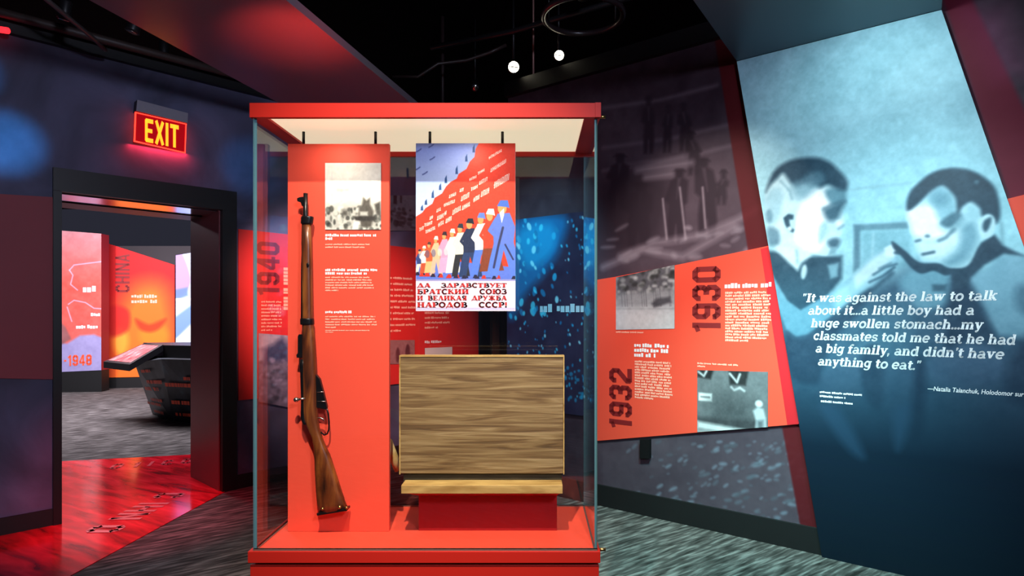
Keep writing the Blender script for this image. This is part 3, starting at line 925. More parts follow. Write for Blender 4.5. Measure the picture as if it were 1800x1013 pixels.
def photo(name, fr, pxpoly, d, mood, parent, seed=1, ppm=220):
    poly = fr.uvs(pxpoly) if mood != 'raw' else pxpoly
    us, vs = [p[0] for p in poly], [p[1] for p in poly]
    b = (min(us), min(vs), max(us), max(vs))
    cv = Cv(b, ppm, (150, 150, 152))
    W, Hh = b[2] - b[0], b[3] - b[1]
    cv.T = lambda x, y: (b[0] + x * W, b[3] - y * Hh)
    cv.ref = (0, 0)
    rnd = random.Random(seed)
    s = cv
    if mood == 'crowd':
        s.a[:] = (226, 222, 212)
        s.poly([(0, 0), (1, 0), (1, .12), (0, .1)], (196, 192, 184), 20, .6)
        s.poly([(.2, .39), (.45, .38), (.42, .43), (.22, .43)], (186, 182, 172), 6, .8)
        s.poly([(0, .64), (.5, .6), (1, .62), (1, 1), (0, 1)], (186, 182, 174), 14, .8)
        s.stroke([(.12, .1), (.12, .9)], .006, (200, 190, 190), 2, .8)
        for k in range(80):
            x, y = rnd.random() * 1.0, rnd.uniform(.66, 1.0)
            g = rnd.choice((40, 60, 90, 225, 210, 120))
            s.ell(x, y, rnd.uniform(.015, .05), rnd.uniform(.015, .05), (g, g, g * .95), 3, .75)
        s.poly([(.6, .82), (.6, .7), (.66, .62), (.68, .52), (.74, .56), (.8, .52), (.8, .62), (.86, .72), (.86, .84), (.82, .96), (.64, .96)], (86, 80, 74), 5, .95)
        s.poly([(.5, .8), (.9, .8), (.88, .87), (.54, .87)], (52, 48, 46), 5, .95)
        s.poly([(.62, .73), (.76, .73), (.76, .79), (.62, .79)], (200, 198, 190), 4, .9)
        s.poly([(.88, .62), (.98, .58), (1, .8), (.92, .78)], (70, 66, 62), 5, .9)
        s.poly([(.3, .7), (.42, .7), (.4, .8), (.3, .8)], (70, 66, 62), 8, .8)
        s.poly([(.52, .86), (.62, .88), (.6, 1), (.48, 1)], (236, 234, 228), 5, .9)
        s.noise(14, 6)
    elif mood == 'street':
        s.a[:] = (176, 176, 180)
        s.poly([(0, 0), (1, 0), (1, .42), (0, .5)], (84, 82, 88), 10, 1)
        for k in range(70):
            g = rnd.choice((40, 60, 150, 190))
            s.ell(rnd.random(), rnd.uniform(0, .42), rnd.uniform(.02, .06), rnd.uniform(.02, .05), (g, g, g), 4, .7)
        s.poly([(0, .42), (1, .36), (1, .6), (0, .62)], (140, 140, 144), 8, .9)
        for k in range(16):
            x = rnd.random()
            s.stroke([(x, .36), (x + .02, .62)], .008, (96, 94, 100), 2, .7)
        s.poly([(.62, .58), (.7, .5), (.92, .48), (.94, .56), (.8, .6), (.66, .64)], (66, 64, 70), 5, .9)
        s.stroke([(.0, .66), (1, .66)], .012, (120, 120, 124), 4, .7)
        s.poly([(0, .7), (1, .72), (1, 1), (0, 1)], (196, 194, 196), 16, .9)
        s.noise(12, 6)
    elif mood == 'store':
        s.a[:] = (104, 108, 112)
        s.poly([(0, 0), (.25, 0), (.2, .16), (0, .14)], (38, 40, 42), 4, 1)
        s.poly([(.46, 0), (.74, 0), (.7, .22), (.48, .22)], (40, 42, 44), 4, 1)
        for pts in ([(.48, .06), (.58, .18), (.62, .06)], [(.02, .06), (.1, .12), (.14, .04)], [(.5, .26), (.54, .3), (.62, .26), (.68, .3)]):
            s.stroke(pts, .03, (214, 218, 222), 3, .9)
        s.poly([(.02, .38), (.22, .38), (.22, .5), (.02, .5)], (224, 226, 228), 3, 1)
        s.stroke([(.06, .44), (.18, .44)], .02, (70, 70, 74), 3, .8)
        s.poly([(.2, .5), (.5, .34), (.8, .45), (.8, .8), (.2, .78)], (66, 70, 74), 30, .8)
        s.poly([(0, .76), (1, .7), (1, .86), (0, .92)], (58, 60, 64), 8, .9)
        s.poly([(0, .82), (.8, .88), (.8, .96), (0, .93)], (214, 218, 220), 6, .9)
        s.poly([(0, .95), (1, .98), (1, 1), (0, 1)], (160, 164, 166), 4, .9)
        s.ell(.88, .47, .05, .05, (206, 210, 212), 3, 1)
        s.poly([(.8, .58), (.86, .52), (.94, .54), (.98, .7), (.99, .95), (.82, .95), (.84, .72)], (176, 184, 190), 4, 1)
        s.poly([(.86, .72), (.94, .7), (.95, .95), (.86, .95)], (90, 98, 104), 6, .9)
        s.noise(12, 6)
    elif mood == 'winter':
        s.a[:] = (120, 116, 138)
        s.poly([(0, 0), (1, 0), (1, .3), (0, .35)], (176, 172, 190), 16, 1)
        s.poly([(.15, .2), (.5, .15), (.8, .05), (1, .2), (1, .36), (.2, .4)], (52, 62, 96), 12, .9)
        for k in range(50):
            g = rnd.choice((60, 80, 190, 160))
            s.ell(rnd.random(), rnd.uniform(.35, 1), rnd.uniform(.03, .12), rnd.uniform(.01, .04), (g * .95, g * .93, g * 1.1), 6, .7)
        s.noise(16, 6)
    elif mood == 'house':
        s.a[:] = (122, 120, 130)
        s.poly([(.3, .05), (.4, .05), (.4, .3), (.3, .3)], (46, 44, 52), 3, 1)
        s.poly([(.5, .0), (.56, .0), (.56, .25), (.5, .25)], (60, 58, 66), 3, 1)
        for k in range(60):
            g = rnd.choice((50, 70, 150, 40))
            s.ell(rnd.random(), rnd.uniform(.4, .85), rnd.uniform(.03, .09), rnd.uniform(.02, .06), (g, g, g * 1.1), 4, .75)
        s.noise(14, 5)
    elif mood == 'round':
        s.a[:] = (222, 220, 216)
        s.ell(.5, .62, .28, .42, (106, 92, 100), 4, 1)
        s.ell(.5, .7, .14, .2, (60, 52, 58), 6, .8)
    elif mood == 'pair':
        s.a[:] = (150, 104, 104)
        s.ell(.3, .6, .08, .3, (90, 46, 50), 4, .9)
        s.ell(.7, .55, .1, .36, (80, 40, 46), 4, .9)
        s.noise(14, 5)
    m = print_mat(name + '_' + mood, cv)
    return prism(name, fr, poly, d - 0.003, d, [m, M['slab_side']], parent, b)


photo('photograph', WL, [(453, 706), (505, 716), (505, 590), (453, 586)], 0.019, 'winter', lb)
photo('photograph', WL, [(672, 406), (729, 406), (729, 344), (672, 344)], 0.019, 'house', lb)
photo('photograph', WL, [(684, 640), (727, 640), (727, 598), (684, 598)], 0.019, 'pair', lb)
photo('photograph', WL, [(745, 690), (793, 684), (793, 610), (745, 612)], 0.019, 'round', lb)
text_lines('body_text', WL, lines_px(WL, 676, 729, 490, 584, 10, 0.028), M['cream_ink'], lb, 0.016)
text_lines('body_text', WL, lines_px(WL, 745, 790, 552, 578, 4, 0.028), M['cream_ink'], lb, 0.016)
text_lines('body_text', WL, lines_px(WL, 745, 776, 604, 604, 1, 0.035), M['white'], lb, 0.016)
text_lines('body_text', WL, lines_px(WL, 458, 496, 532, 582, 9, 0.018), M['cream_ink'], lb, 0.016)
bm = bmesh.new()
u_, v0_, v1_ = pa[0], pa[1], pb[1]
hh = (pb[0] - pa[0])
v = v0_
while v < v1_:
    cw = hh * random.uniform(0.35, 0.5)
    bm.faces.new([bm.verts.new(WL.pt(a, b, 0.016)) for a, b in ((u_, v), (u_, v + cw), (u_ + hh, v + cw), (u_ + hh, v))][::-1])
    v += cw * (1.3 if random.random() < 0.85 else 2.2)
done('heading_text', bm, M['cream_ink'], lb)

# exit sign
ex = thing('exit_sign', 'glowing red exit sign on the wall above the doorway', 'sign')
WLs = WL.off(0.06)
hb = WLs.uvs([(238, 196), (328, 217.5), (329, 200), (240, 176.5)])
prism('housing', WLs, hb, -0.055, 0.02, [M['exit_grey'], M['fixture']], ex)
fb = WLs.uvs([(235, 249), (325.5, 270), (327.5, 218), (237, 197)])
prism('face_panel', WLs, fb, -0.004, 0.006, [M['exit_red'], M['exit_edge']], ex)
fu0, fu1 = (fb[0][0] + fb[3][0]) / 2, (fb[1][0] + fb[2][0]) / 2
bm = bmesh.new()
e_ = 0.008
for q in ([fb[0], fb[1], (fb[1][0], fb[1][1] + e_), (fb[0][0], fb[0][1] + e_)], [(fb[3][0], fb[3][1] - e_), (fb[2][0], fb[2][1] - e_), fb[2], fb[3]],
          [fb[0], (fb[0][0] + e_, fb[0][1]), (fb[3][0] + e_, fb[3][1]), fb[3]], [(fb[1][0] - e_, fb[1][1]), fb[1], fb[2], (fb[2][0] - e_, fb[2][1])]):
    bm.faces.new([bm.verts.new(WLs.pt(a, b, 0.0075)) for a, b in q])
done('edge_strip', bm, M['exit_edge'], ex)
t0, t1 = WLs.uv(254, 249.5), WLs.uv(315, 261.5)
hT = WLs.uv(254, 208)[1] - t0[1]
letters('lettering', WLs, [(BLOCK, 'EXIT', 0, level(t0, t1, hT))], M['exit_text'], ex, 0.0085)
area('exit_glow', WLs.pt((fu0 + fu1) / 2, fb[0][1] - 0.01, -0.03), WL.pt((fu0 + fu1) / 2, fb[0][1] - 0.4, 0), 1.7, (1, 0.03, 0.06), 0.4, 0.05)

# ================================================================== RIGHT WALL: red panel
rp = thing('timeline_panel', 'orange red timeline board marked 1930 and 1932 on the right wall', 'wall panel')
rpoly = WR.uvs([(1054, 773), (1405, 745.5), (1352, 432), (1187, 466), (1185, 470), (1083, 490), (1054, 491)])
rpoly[4] = (WR.uv(1186, 470)[0] - 0.004, rpoly[4][1])
uS = WR.uv(1051, 500)[0]
rpoly = [(uS, rpoly[0][1] - 0.01), (WR.uv(1409, 745)[0], WR.uv(1409, 745)[1]), WR.uv(1355, 432), WR.uv(1187, 467), WR.uv(1083, 487), (uS, WR.uv(1054, 492)[1])]
prism('board', WR, rpoly, 0.0, 0.014, [M['panel_red'], M['panel_red']], rp)
R3 = WR.off(0.014)
prism('shadow_stripe', R3, R3.uvs([(1337, 438), (1355, 433), (1408, 745.5), (1384, 747)]), 0.0, 0.0008, [mat('shadow_red', (205, 22, 34), 0.6)], rp)  # quote panel's shadow on the board, drawn as a darker red strip
for (txt, xa, xb, ya, yb) in (('1930', 1217, 1267, 586, 463), ('1932', 1071, 1111, 753, 645)):
    pa, pb = R3.uv(xa, ya), R3.uv(xb, yb)
    letters('year_numeral', R3, [(BLOCK, txt, 0, upright(pb[0], pa[0], pa[1], pb[1]))], M['dark_ink'], rp, 0.0012)
photo('photograph', R3, [(1083, 580), (1186, 578), (1186, 466), (1083, 488)], 0.003, 'street', rp, 3)
photo('photograph', R3, [(1226, 760), (1350, 751), (1350, 654), (1226, 651)], 0.003, 'store', rp, 4)
text_lines('heading_text', R3, lines_px(R3, 1274, 1356, 507, 507, 1, 0.034, 0), M['white'], rp, 0.0015, 0.72)
text_lines('body_text', R3, lines_px(R3, 1275, 1357, 517, 600, 17, 0.018, 0.1), M['cream_ink'], rp, 0.0015)
text_lines('heading_text', R3, lines_px(R3, 1115, 1178, 610, 627, 3, 0.03, 0.1, 0.62), M['white'], rp, 0.0015, 0.72)
text_lines('body_text', R3, lines_px(R3, 1116, 1183, 637, 700, 14, 0.018, 0.1), M['cream_ink'], rp, 0.0015)
text_lines('caption_text', R3, lines_px(R3, 1226, 1300, 640, 645, 2, 0.014, 0.0, 0.2), M['cream_ink'], rp, 0.0015)
text_lines('caption_text', R3, lines_px(R3, 1083, 1131, 585, 585, 1, 0.014, 0.0), M['cream_ink'], rp, 0.0015)

r2p = prism('wall_board', WR, [WR.uv(1768, 351), WR.uv(1838, 334), WR.uv(1900, 640), WR.uv(1768, 640)][::-1], 0.0, 0.014, [M['panel_red'], M['panel_red']])
tag(r2p, 'orange red wall board at right edge, behind the quote panel', 'wall panel')
pb_ = WR.uvs([(1128, 805), (1145, 805), (1145, 772), (1128, 772)])
wb = prism('socket_box', WR, pb_, 0, 0.03, [M['black'], M['black']])
tag(wb, 'small black box on the lower wall under the 1932 board', 'wall box')

# blue speckled board behind the case, right
SB = [(uE + 0.005, 0.66), (WR.uv(1047, 500)[0], 0.66), (WR.uv(1047, 500)[0], 2.225), (uE + 0.005, 2.225)]
sb_box = (SB[0][0], 0.66, SB[1][0], 2.225)
cv = Cv(sb_box, 260, (38, 36, 62))
cv.T = WR.uv
cv.ref = (970, 500)
cv.noise(14, 40)
cv.poly([(905, 390), (995, 380), (985, 440), (960, 480), (925, 520), (900, 560), (895, 470)], (14, 104, 160), 26, 0.95, True)
cv.poly([(915, 410), (970, 395), (975, 440), (930, 470)], (20, 150, 205), 22, 0.8, True)
for k in range(210):
    x, y = random.uniform(893, 1046), random.uniform(380, 710)
    near = 1.0 if (x < 985 and y < 560) else 0.45
    s_ = random.uniform(1.0, 4.0) * near
    c_ = random.choice(((40, 170, 215), (70, 200, 230), (20, 120, 170), (150, 225, 240)))
    cv.ell(x, y, s_, s_ * 1.9, c_, 3, 0.85, random.uniform(-25, 10))
for k in range(40):
    cv.ell(random.uniform(985, 1046), random.uniform(640, 705), random.uniform(1.5, 3.5), random.uniform(2, 4), (30, 140, 185), 3, 0.7)
star_m = print_mat('speckled_print', cv, 0.5)
sp = thing('speckled_panel', 'dark blue board speckled with bright cyan behind the case', 'wall panel')
prism('board', WR, SB, 0, 0.02, [star_m, M['slab_side']], sp, sb_box)
text_lines('heading_text', WR, lines_px(WR, 952, 1031, 549, 549, 1, 0.07, 0), mat('ice_ink', (170, 205, 220), 0.6), sp, 0.0215, 0.72)
spot('speckled_panel_light', (-0.6, 3.7, 3.5), (0.0, 5.1, 1.6), 330, (0.35, 0.8, 1.0), 44, 1.0, 0.03)

# ================================================================== QUOTE PANEL
o_ = fl(1447, 977) + WR.N * 0.03
QS = Frame((o_.x, o_.y, 0), (1.272, -1, 0), (-1, -1.272, 0))
tl, tr, r2 = QS.uv(1295, 110), QS.uv(1655, 15), QS.uv(1800, 432)
ZT = (tl[1] + tr[1]) / 2
k_ = (r2[0] - tr[0]) / (tr[1] - r2[1])
ur0 = tr[0] + k_ * ZT
qpoly = [(0.0, 0.0), (ur0, 0.0), (tr[0], ZT), (tl[0], ZT)]
QB = (tl[0] - 0.02, 0, ur0, ZT)
cv = Cv(QB, 300, (158, 208, 220))
cv.T = QS.uv
cv.ref = (1560, 400)
cv.noise(16, 70)
cv.noise(10, 10)
cv.noise(9, 3, 1, 1)
DK, MD, LT, BR = (44, 74, 92), (98, 142, 158), (196, 226, 232), (240, 246, 248)
# wall behind the boys
cv.stroke([(1478, 336), (1540, 328), (1600, 322)], 5, (140, 184, 196), 5, 0.8)
cv.poly([(1500, 395), (1600, 390), (1600, 402), (1502, 406)], (92, 132, 148), 5, 0.9)
cv.poly([(1501, 395), (1512, 397), (1512, 470), (1500, 480)], (84, 122, 140), 5, 0.9)
cv.poly([(1514, 408), (1600, 404), (1600, 470), (1514, 470)], (126, 176, 190), 8, 0.8)
cv.stroke([(1535, 410), (1533, 450)], 3, (176, 212, 220), 4, 0.8)
# lower body of the picture
cv.poly([(1340, 500), (1420, 520), (1520, 505), (1610, 470), (1700, 480), (1900, 560), (1900, 1100), (1300, 1100), (1340, 700)], (66, 98, 120), 40, 1.0)
cv.poly([(1606, 474), (1678, 472), (1680, 520), (1650, 540), (1606, 540), (1580, 500)], (118, 168, 186), 12, 0.95, True)
cv.poly([(1705, 492), (1738, 468), (1766, 446), (1860, 470), (1860, 600), (1770, 590), (1752, 586), (1733, 556), (1712, 515)], (132, 178, 196), 10, 1, True)
cv.poly([(1790, 500), (1850, 520), (1850, 560), (1790, 545)], (70, 104, 124), 14, 0.7, True)
cv.poly([(1676, 480), (1706, 500), (1744, 578), (1760, 640), (1720, 620), (1700, 600), (1669, 640), (1660, 560)], (40, 62, 82), 14, 0.95, True)
cv.poly([(1628, 640), (1700, 602), (1755, 617), (1770, 661), (1697, 684), (1641, 672)], (84, 112, 138), 14, 0.9, True)
cv.poly([(1790, 600), (1880, 600), (1880, 720), (1770, 700)], (40, 58, 78), 20, 0.9, True)
cv.poly([(1580, 510), (1604, 540), (1600, 620), (1560, 640), (1500, 650), (1510, 600), (1545, 560)], (78, 116, 138), 16, 0.9, True)
cv.poly([(1638, 500), (1664, 500), (1662, 512), (1640, 512)], (52, 84, 102), 5, 0.9)
# boy on the left: arm, shirt, neck, head
cv.poly([(1346, 440), (1420, 450), (1480, 450), (1480, 490), (1440, 540), (1400, 560), (1350, 520)], DK, 8, 1)
cv.poly([(1356, 480), (1366, 498), (1384, 528), (1407, 545), (1465, 512), (1509, 476), (1537, 450), (1560, 436), (1576, 444), (1579, 458), (1566, 478), (1537, 502), (1504, 524), (1457, 560), (1421, 588), (1399, 592), (1382, 579), (1369, 545), (1354, 500)], (108, 158, 180), 4, 1)
cv.poly([(1462, 516), (1509, 478), (1537, 452), (1560, 438), (1574, 444), (1577, 458), (1564, 476), (1537, 500), (1504, 521), (1470, 545)], (170, 214, 226), 16, 0.95)
cv.stroke([(1424, 590), (1460, 562), (1506, 527), (1540, 504), (1568, 480)], 8, (48, 78, 98), 7, 0.85)
cv.poly([(1500, 486), (1537, 452), (1560, 438), (1574, 448), (1540, 480), (1505, 505)], (206, 232, 238), 8, 0.95)
cv.stroke([(1535, 483), (1556, 470), (1576, 464)], 4, (58, 92, 112), 3, 0.9)
cv.stroke([(1528, 496), (1550, 486), (1572, 470)], 4, (48, 80, 100), 3, 0.9)
cv.stroke([(1545, 472), (1566, 462)], 3, (74, 110, 128), 3, 0.8)
cv.poly([(1554, 436), (1570, 428), (1578, 440), (1570, 452), (1556, 450)], (222, 240, 244), 3, 1)
cv.stroke([(1574, 444), (1590, 446)], 6, (50, 80, 98), 3, 1)
cv.poly([(1399, 594), (1424, 588), (1460, 562), (1500, 530), (1530, 510), (1500, 560), (1470, 590), (1445, 650), (1448, 674), (1395, 668), (1376, 620), (1382, 585)], (42, 62, 82), 12, 0.95, True)
cv.poly([(1452, 650), (1505, 615), (1516, 660), (1510, 700), (1444, 686)], (80, 106, 130), 12, 0.9, True)
cv.poly([(1515, 620), (1545, 610), (1560, 660), (1545, 720), (1518, 690)], (44, 64, 84), 12, 0.9, True)
cv.poly([(1556, 640), (1610, 630), (1612, 720), (1560, 735)], (70, 98, 122), 16, 0.8, True)
cv.poly([(1610, 640), (1626, 645), (1622, 760), (1600, 760)], (34, 52, 72), 14, 0.9, True)
cv.poly([(1366, 416), (1426, 440), (1426, 450), (1409, 462), (1402, 476), (1391, 466), (1362, 438)], LT, 7, 1)
cv.stroke([(1400, 440), (1402, 462)], 4, (100, 144, 160), 7, 0.7)
cv.ell(1413, 478, 5, 13, (190, 218, 226), 4, 0.9, 8)
cv.poly([(1455, 466), (1474, 462), (1472, 486), (1460, 490)], (126, 172, 188), 6, 0.9)
head1 = [(1346, 331), (1358, 307), (1374, 290), (1400, 280), (1434, 278), (1457, 286), (1476, 303), (1489, 319), (1486, 332), (1484, 350), (1487, 356), (1480, 367), (1485, 390), (1479, 400), (1481, 409), (1475, 417), (1477, 424), (1472, 431), (1468, 444), (1452, 450), (1422, 444), (1396, 436), (1367, 432), (1370, 414), (1350, 402), (1345, 366)]
cv.poly(head1, (186, 220, 228), 3, 1, True)
cv.poly([(1408, 360), (1430, 335), (1452, 335), (1462, 360), (1452, 400), (1440, 440), (1410, 436), (1398, 410)], BR, 12, 1, True)
cv.poly([(1452, 334), (1486, 332), (1484, 354), (1468, 362), (1456, 352)], MD, 8, 0.95, True)
cv.poly([(1448, 370), (1466, 360), (1485, 354), (1479, 370), (1472, 386), (1455, 388)], (62, 98, 116), 11, 1, True)
cv.stroke([(1448, 367), (1466, 359), (1484, 354)], 6, (66, 102, 120), 9, 0.8)
cv.poly([(1440, 400), (1450, 388), (1456, 400), (1446, 424), (1438, 426)], (140, 188, 202), 8, 0.8, True)
cv.ell(1475, 393, 6, 6, (226, 240, 244), 7, 0.95)
cv.stroke([(1474, 402), (1482, 396)], 4, (84, 122, 140), 6, 0.8)
cv.poly([(1455, 424), (1468, 418), (1477, 424), (1470, 436), (1458, 434)], (66, 100, 118), 8, 1, True)
cv.poly([(1460, 436), (1472, 434), (1468, 446), (1455, 450)], (112, 156, 172), 5, 0.9)
cv.poly([(1346, 345), (1362, 330), (1376, 340), (1370, 380), (1350, 400), (1345, 370)], (146, 190, 204), 10, 0.8, True)
cv.ell(1352, 380, 6, 12, (92, 134, 152), 6, 0.8)
cv.poly([(1350, 400), (1368, 405), (1370, 428), (1352, 430)], (92, 130, 148), 8, 0.9, True)
cv.poly([(1376, 384), (1392, 374), (1398, 384), (1396, 406), (1388, 410), (1380, 400)], (170, 210, 220), 4, 1, True)
cv.poly([(1377, 383), (1386, 376), (1395, 378), (1394, 386), (1387, 386), (1389, 398), (1396, 404), (1394, 409), (1386, 405), (1380, 395)], (44, 74, 92), 3, 1)
cv.ell(1388, 402, 4, 4, (200, 226, 232), 3, 1)
cv.poly([(1346, 338), (1356, 308), (1374, 289), (1400, 279), (1434, 277), (1458, 285), (1477, 302), (1490, 319), (1486, 334), (1470, 332), (1455, 325), (1440, 330), (1425, 321), (1412, 327), (1403, 331), (1390, 322), (1377, 305), (1366, 314), (1354, 326)], DK, 9, 1, True)
cv.poly([(1392, 326), (1416, 318), (1436, 326), (1420, 346), (1400, 348)], (120, 164, 180), 16, 0.8, True)
cv.poly([(1412, 312), (1440, 300), (1450, 318), (1425, 328)], (84, 124, 142), 10, 0.7, True)
cv.stroke([(1372, 318), (1388, 336), (1392, 350)], 4, (112, 156, 172), 5, 0.7)
# boy on the right: neck, head
cv.poly([(1668, 470), (1700, 460), (1724, 426), (1748, 412), (1764, 432), (1800, 450), (1764, 446), (1730, 466), (1706, 488), (1700, 506), (1676, 506)], (42, 66, 84), 5, 1)
cv.poly([(1568, 424), (1590, 440), (1616, 461), (1650, 463), (1674, 472), (1702, 468), (1690, 484), (1674, 482), (1660, 484), (1641, 476), (1620, 481), (1603, 472), (1584, 450), (1570, 436)], (42, 68, 86), 3, 1, True)
face2 = [(1593, 366), (1596, 395), (1604, 420), (1610, 440), (1622, 459), (1650, 462), (1672, 471), (1702, 466), (1722, 428), (1744, 412), (1750, 388), (1740, 370), (1707, 350), (1678, 330), (1640, 320), (1606, 340)]
cv.poly(face2, (176, 216, 226), 3, 1, True)
cv.poly([(1596, 368), (1630, 360), (1650, 372), (1650, 400), (1664, 410), (1640, 420), (1610, 416), (1600, 395)], BR, 10, 1, True)
cv.poly([(1612, 425), (1650, 425), (1680, 400), (1690, 420), (1660, 450), (1626, 452)], (214, 236, 240), 10, 0.9, True)
cv.poly([(1632, 345), (1652, 328), (1676, 346), (1682, 372), (1670, 394), (1650, 385), (1640, 360)], (128, 176, 192), 10, 0.8, True)
cv.poly([(1652, 392), (1668, 378), (1684, 372), (1690, 380), (1676, 396), (1664, 400)], (66, 104, 122), 6, 0.9, True)
cv.stroke([(1650, 423), (1662, 418), (1676, 404)], 4, (60, 96, 114), 6, 0.95)
cv.stroke([(1676, 404), (1692, 384)], 5, (92, 136, 154), 10, 0.8)
cv.stroke([(1610, 424), (1617, 422)], 5, (66, 100, 118), 3, 0.9)
cv.ell(1630, 415, 5, 3, (74, 110, 128), 3, 0.9)
cv.stroke([(1622, 447), (1632, 445), (1641, 443)], 5, (52, 84, 102), 3, 0.95)
cv.poly([(1690, 400), (1712, 390), (1718, 420), (1700, 455), (1672, 468), (1660, 460), (1684, 440)], (104, 150, 168), 12, 0.85, True)
cv.poly([(1700, 362), (1722, 368), (1720, 384), (1700, 384)], (156, 200, 212), 8, 0.8, True)
cv.poly([(1593, 368), (1598, 340), (1616, 320), (1640, 303), (1673, 295), (1707, 300), (1733, 314), (1750, 333), (1757, 362), (1757, 384), (1749, 394), (1741, 380), (1726, 380), (1722, 366), (1707, 355), (1693, 362), (1683, 373), (1679, 348), (1662, 329), (1650, 328), (1631, 341), (1614, 358), (1602, 368)], (36, 62, 80), 6, 1, True)
cv.poly([(1636, 346), (1652, 332), (1668, 346), (1660, 362), (1642, 362)], (104, 152, 170), 14, 0.8, True)
cv.ell(1716, 320, 4, 3, (92, 126, 142), 4, 0.8)
cv.poly([(1722, 386), (1736, 376), (1748, 384), (1748, 404), (1738, 418), (1724, 416), (1719, 400)], (186, 220, 228), 3, 1, True)
cv.poly([(1730, 388), (1742, 382), (1740, 396), (1732, 408), (1727, 400)], (48, 78, 96), 4, 1, True)
cv.stroke([(1760, 392), (1762, 428)], 4, (110, 150, 164), 5, 0.7)
cv.noise(10, 16)
cv.blur(3)
cv.noise(7, 5)
# print runs out into plain navy below
zq = lambda y: QS.uv(1560, y)[1]
cv.vgrad([(0, (8, 24, 36), 1.0), (zq(800), (10, 30, 46), 1.0), (zq(720), (18, 42, 60), 0.76), (zq(630), (28, 54, 76), 0.36), (zq(510), (44, 74, 96), 0.14), (zq(420), (60, 90, 110), 0.0), (ZT, (60, 90, 110), 0.0)])
cv.poly([(1440, 715), (1475, 720), (1520, 800), (1490, 790)], (36, 64, 88), 16, 0.6, True)
cv.poly([(1570, 720), (1600, 715), (1590, 770), (1575, 790)], (34, 62, 86), 16, 0.6, True)
qp = thing('quote_panel', 'tall slanted teal panel printed with two boys and a white quote', 'display panel')
quote_m = print_mat('quote_print', cv, 0.45)
prism('board', QS, qpoly, -0.04, 0.0, [quote_m, M['slab_side']], qp, QB)
jobs = []
for txt, a, b in (('"It was against the law to talk', (1409, 532.6), (1752, 526.6)), ('about it...a little boy had a', (1420, 554.5), (1712, 552)),
                  ('huge swollen stomach...my', (1425, 577.5), (1727, 577)), ('classmates told me that he had', (1429, 599.5), (1785, 603.5)),
                  ('a big family, and didn\'t have', (1433, 621.5), (1764, 629)), ('anything to eat."', (1437, 643.6), (1618, 649))):
    p, q = QS.uv(*a), QS.uv(*b)
    q = (q[0], p[1] * 0.5 + q[1] * 0.5)
    p = (p[0], q[1])
    jobs.append((SLAB, txt, 0.2, level(p, q, 0.036)))
letters('lettering', QS, jobs, M['white'], qp, 0.0012)
p, q = QS.uv(1630, 687), QS.uv(1800, 697)
vq = (p[1] + q[1]) / 2
plain_text('attribution', QS, '\u2014Natalia Talanchuk, Holodomor sur', (p[0], vq), q[0] - p[0], 0.034, M['white'], qp, 0.0012, 0.2)
cl = []
for (xa, ya, xb) in ((1441, 691, 1515), (1441, 698, 1486), (1443, 707, 1500)):
    p, q = QS.uv(xa, ya), QS.uv(xb, ya)
    cl.append((p[0], q[0], p[1], 0.015))
text_lines('caption_text', QS, cl, M['white'], qp, 0.0012)

# folded ceiling ribbons
d_ = Vector((-0.61, -1, 0))
A_ = QS.pt(tl[0], ZT + 0.002, 0.0)
B_ = QS.pt(tr[0], ZT + 0.002, 0.0)
rb = prism_world('ceiling_ribbon', [A_, B_, B_ + d_ * 2.2, A_ + d_ * 2.2], (0, 0, 0.05), M['teal'])
tag(rb, 'dark teal ceiling panel folding out above the quote panel', 'ceiling panel')
q1, q2 = Vector(((460 - CX) / F * 4.71, 4.71, 3.1)), Vector(((715 - CX) / F * 4.84, 4.84, 3.1))
g_ = Vector((0.21, 1, 0))
rb2 = prism_world('ceiling_ribbon', [q1 - g_ * 3.0, q2 - g_ * 3.1, q2 + g_ * 1.6, q1 + g_ * 1.0], (0, 0, 0.05), M['ribbon'])
tag(rb2, 'dark grey ceiling panel slanting from upper left to the case', 'ceiling panel')

# ================================================================== DISPLAY CASE
X0, X1, YF, YB, ZD, ZC = -0.988, 0.222, 2.2, 2.708, 0.614, 2.14
dc = thing('display_case', 'tall red framed glass display case holding rifle and poster', 'display case')
boxo('plinth', (X0 - 0.012, YF + 0.002, 0), (X1 + 0.006, YB + 0.012, ZD - 0.052), M['case_red'], dc, 0.002)
boxo('shadow_gap', (X0 + 0.01, YF + 0.015, ZD - 0.054), (X1 - 0.01, YB - 0.01, ZD - 0.04), M['black'], dc)
bm = bmesh.new()
box(bm, (X0 - 0.016, YF - 0.008, ZD - 0.042), (X1 + 0.01, YB + 0.016, ZD - 0.001))
bevel(bm, 0.002)
done('base_rail', bm, M['case_red'], dc)
boxo('deck', (X0 + 0.01, YF + 0.012, ZD - 0.004), (X1 - 0.01, YB - 0.01, ZD), M['deck_red'], dc)
# metal channel that holds the glass
bm = bmesh.new()
box(bm, (X0, YF - 0.002, ZD - 0.002), (X1, YF + 0.012, ZD + 0.004))
box(bm, (X0, YB - 0.012, ZD - 0.002), (X1, YB, ZD + 0.004))
box(bm, (X0, YF, ZD - 0.002), (X0 + 0.012, YB, ZD + 0.004))
box(bm, (X1 - 0.012, YF, ZD - 0.002), (X1, YB, ZD + 0.004))
done('glass_channel', bm, mat('channel_metal', (150, 120, 110), 0.35, 0.6, var=0.1), dc)


def pane(lo, hi):
    bm = bmesh.new()
    fs = box(bm, lo, hi)
    big = sorted(fs, key=lambda f: -f.calc_area())[:2]
    for f in fs:
        f.material_index = 0 if f in big else 1
    return done('glass_pane', bm, [M['glass'], M['edge']], dc)


g = 0.009
pane((X0, YF, ZD + 0.004), (X1, YF + g, ZC))
pane((X0, YB - g, ZD + 0.004), (X1, YB, ZC))
pane((X0, YF + g + .001, ZD + 0.004), (X0 + g, YB - g - .001, ZC))
pane((X1 - g, YF + g + .001, ZD + 0.004), (X1, YB - g - .001, ZC))
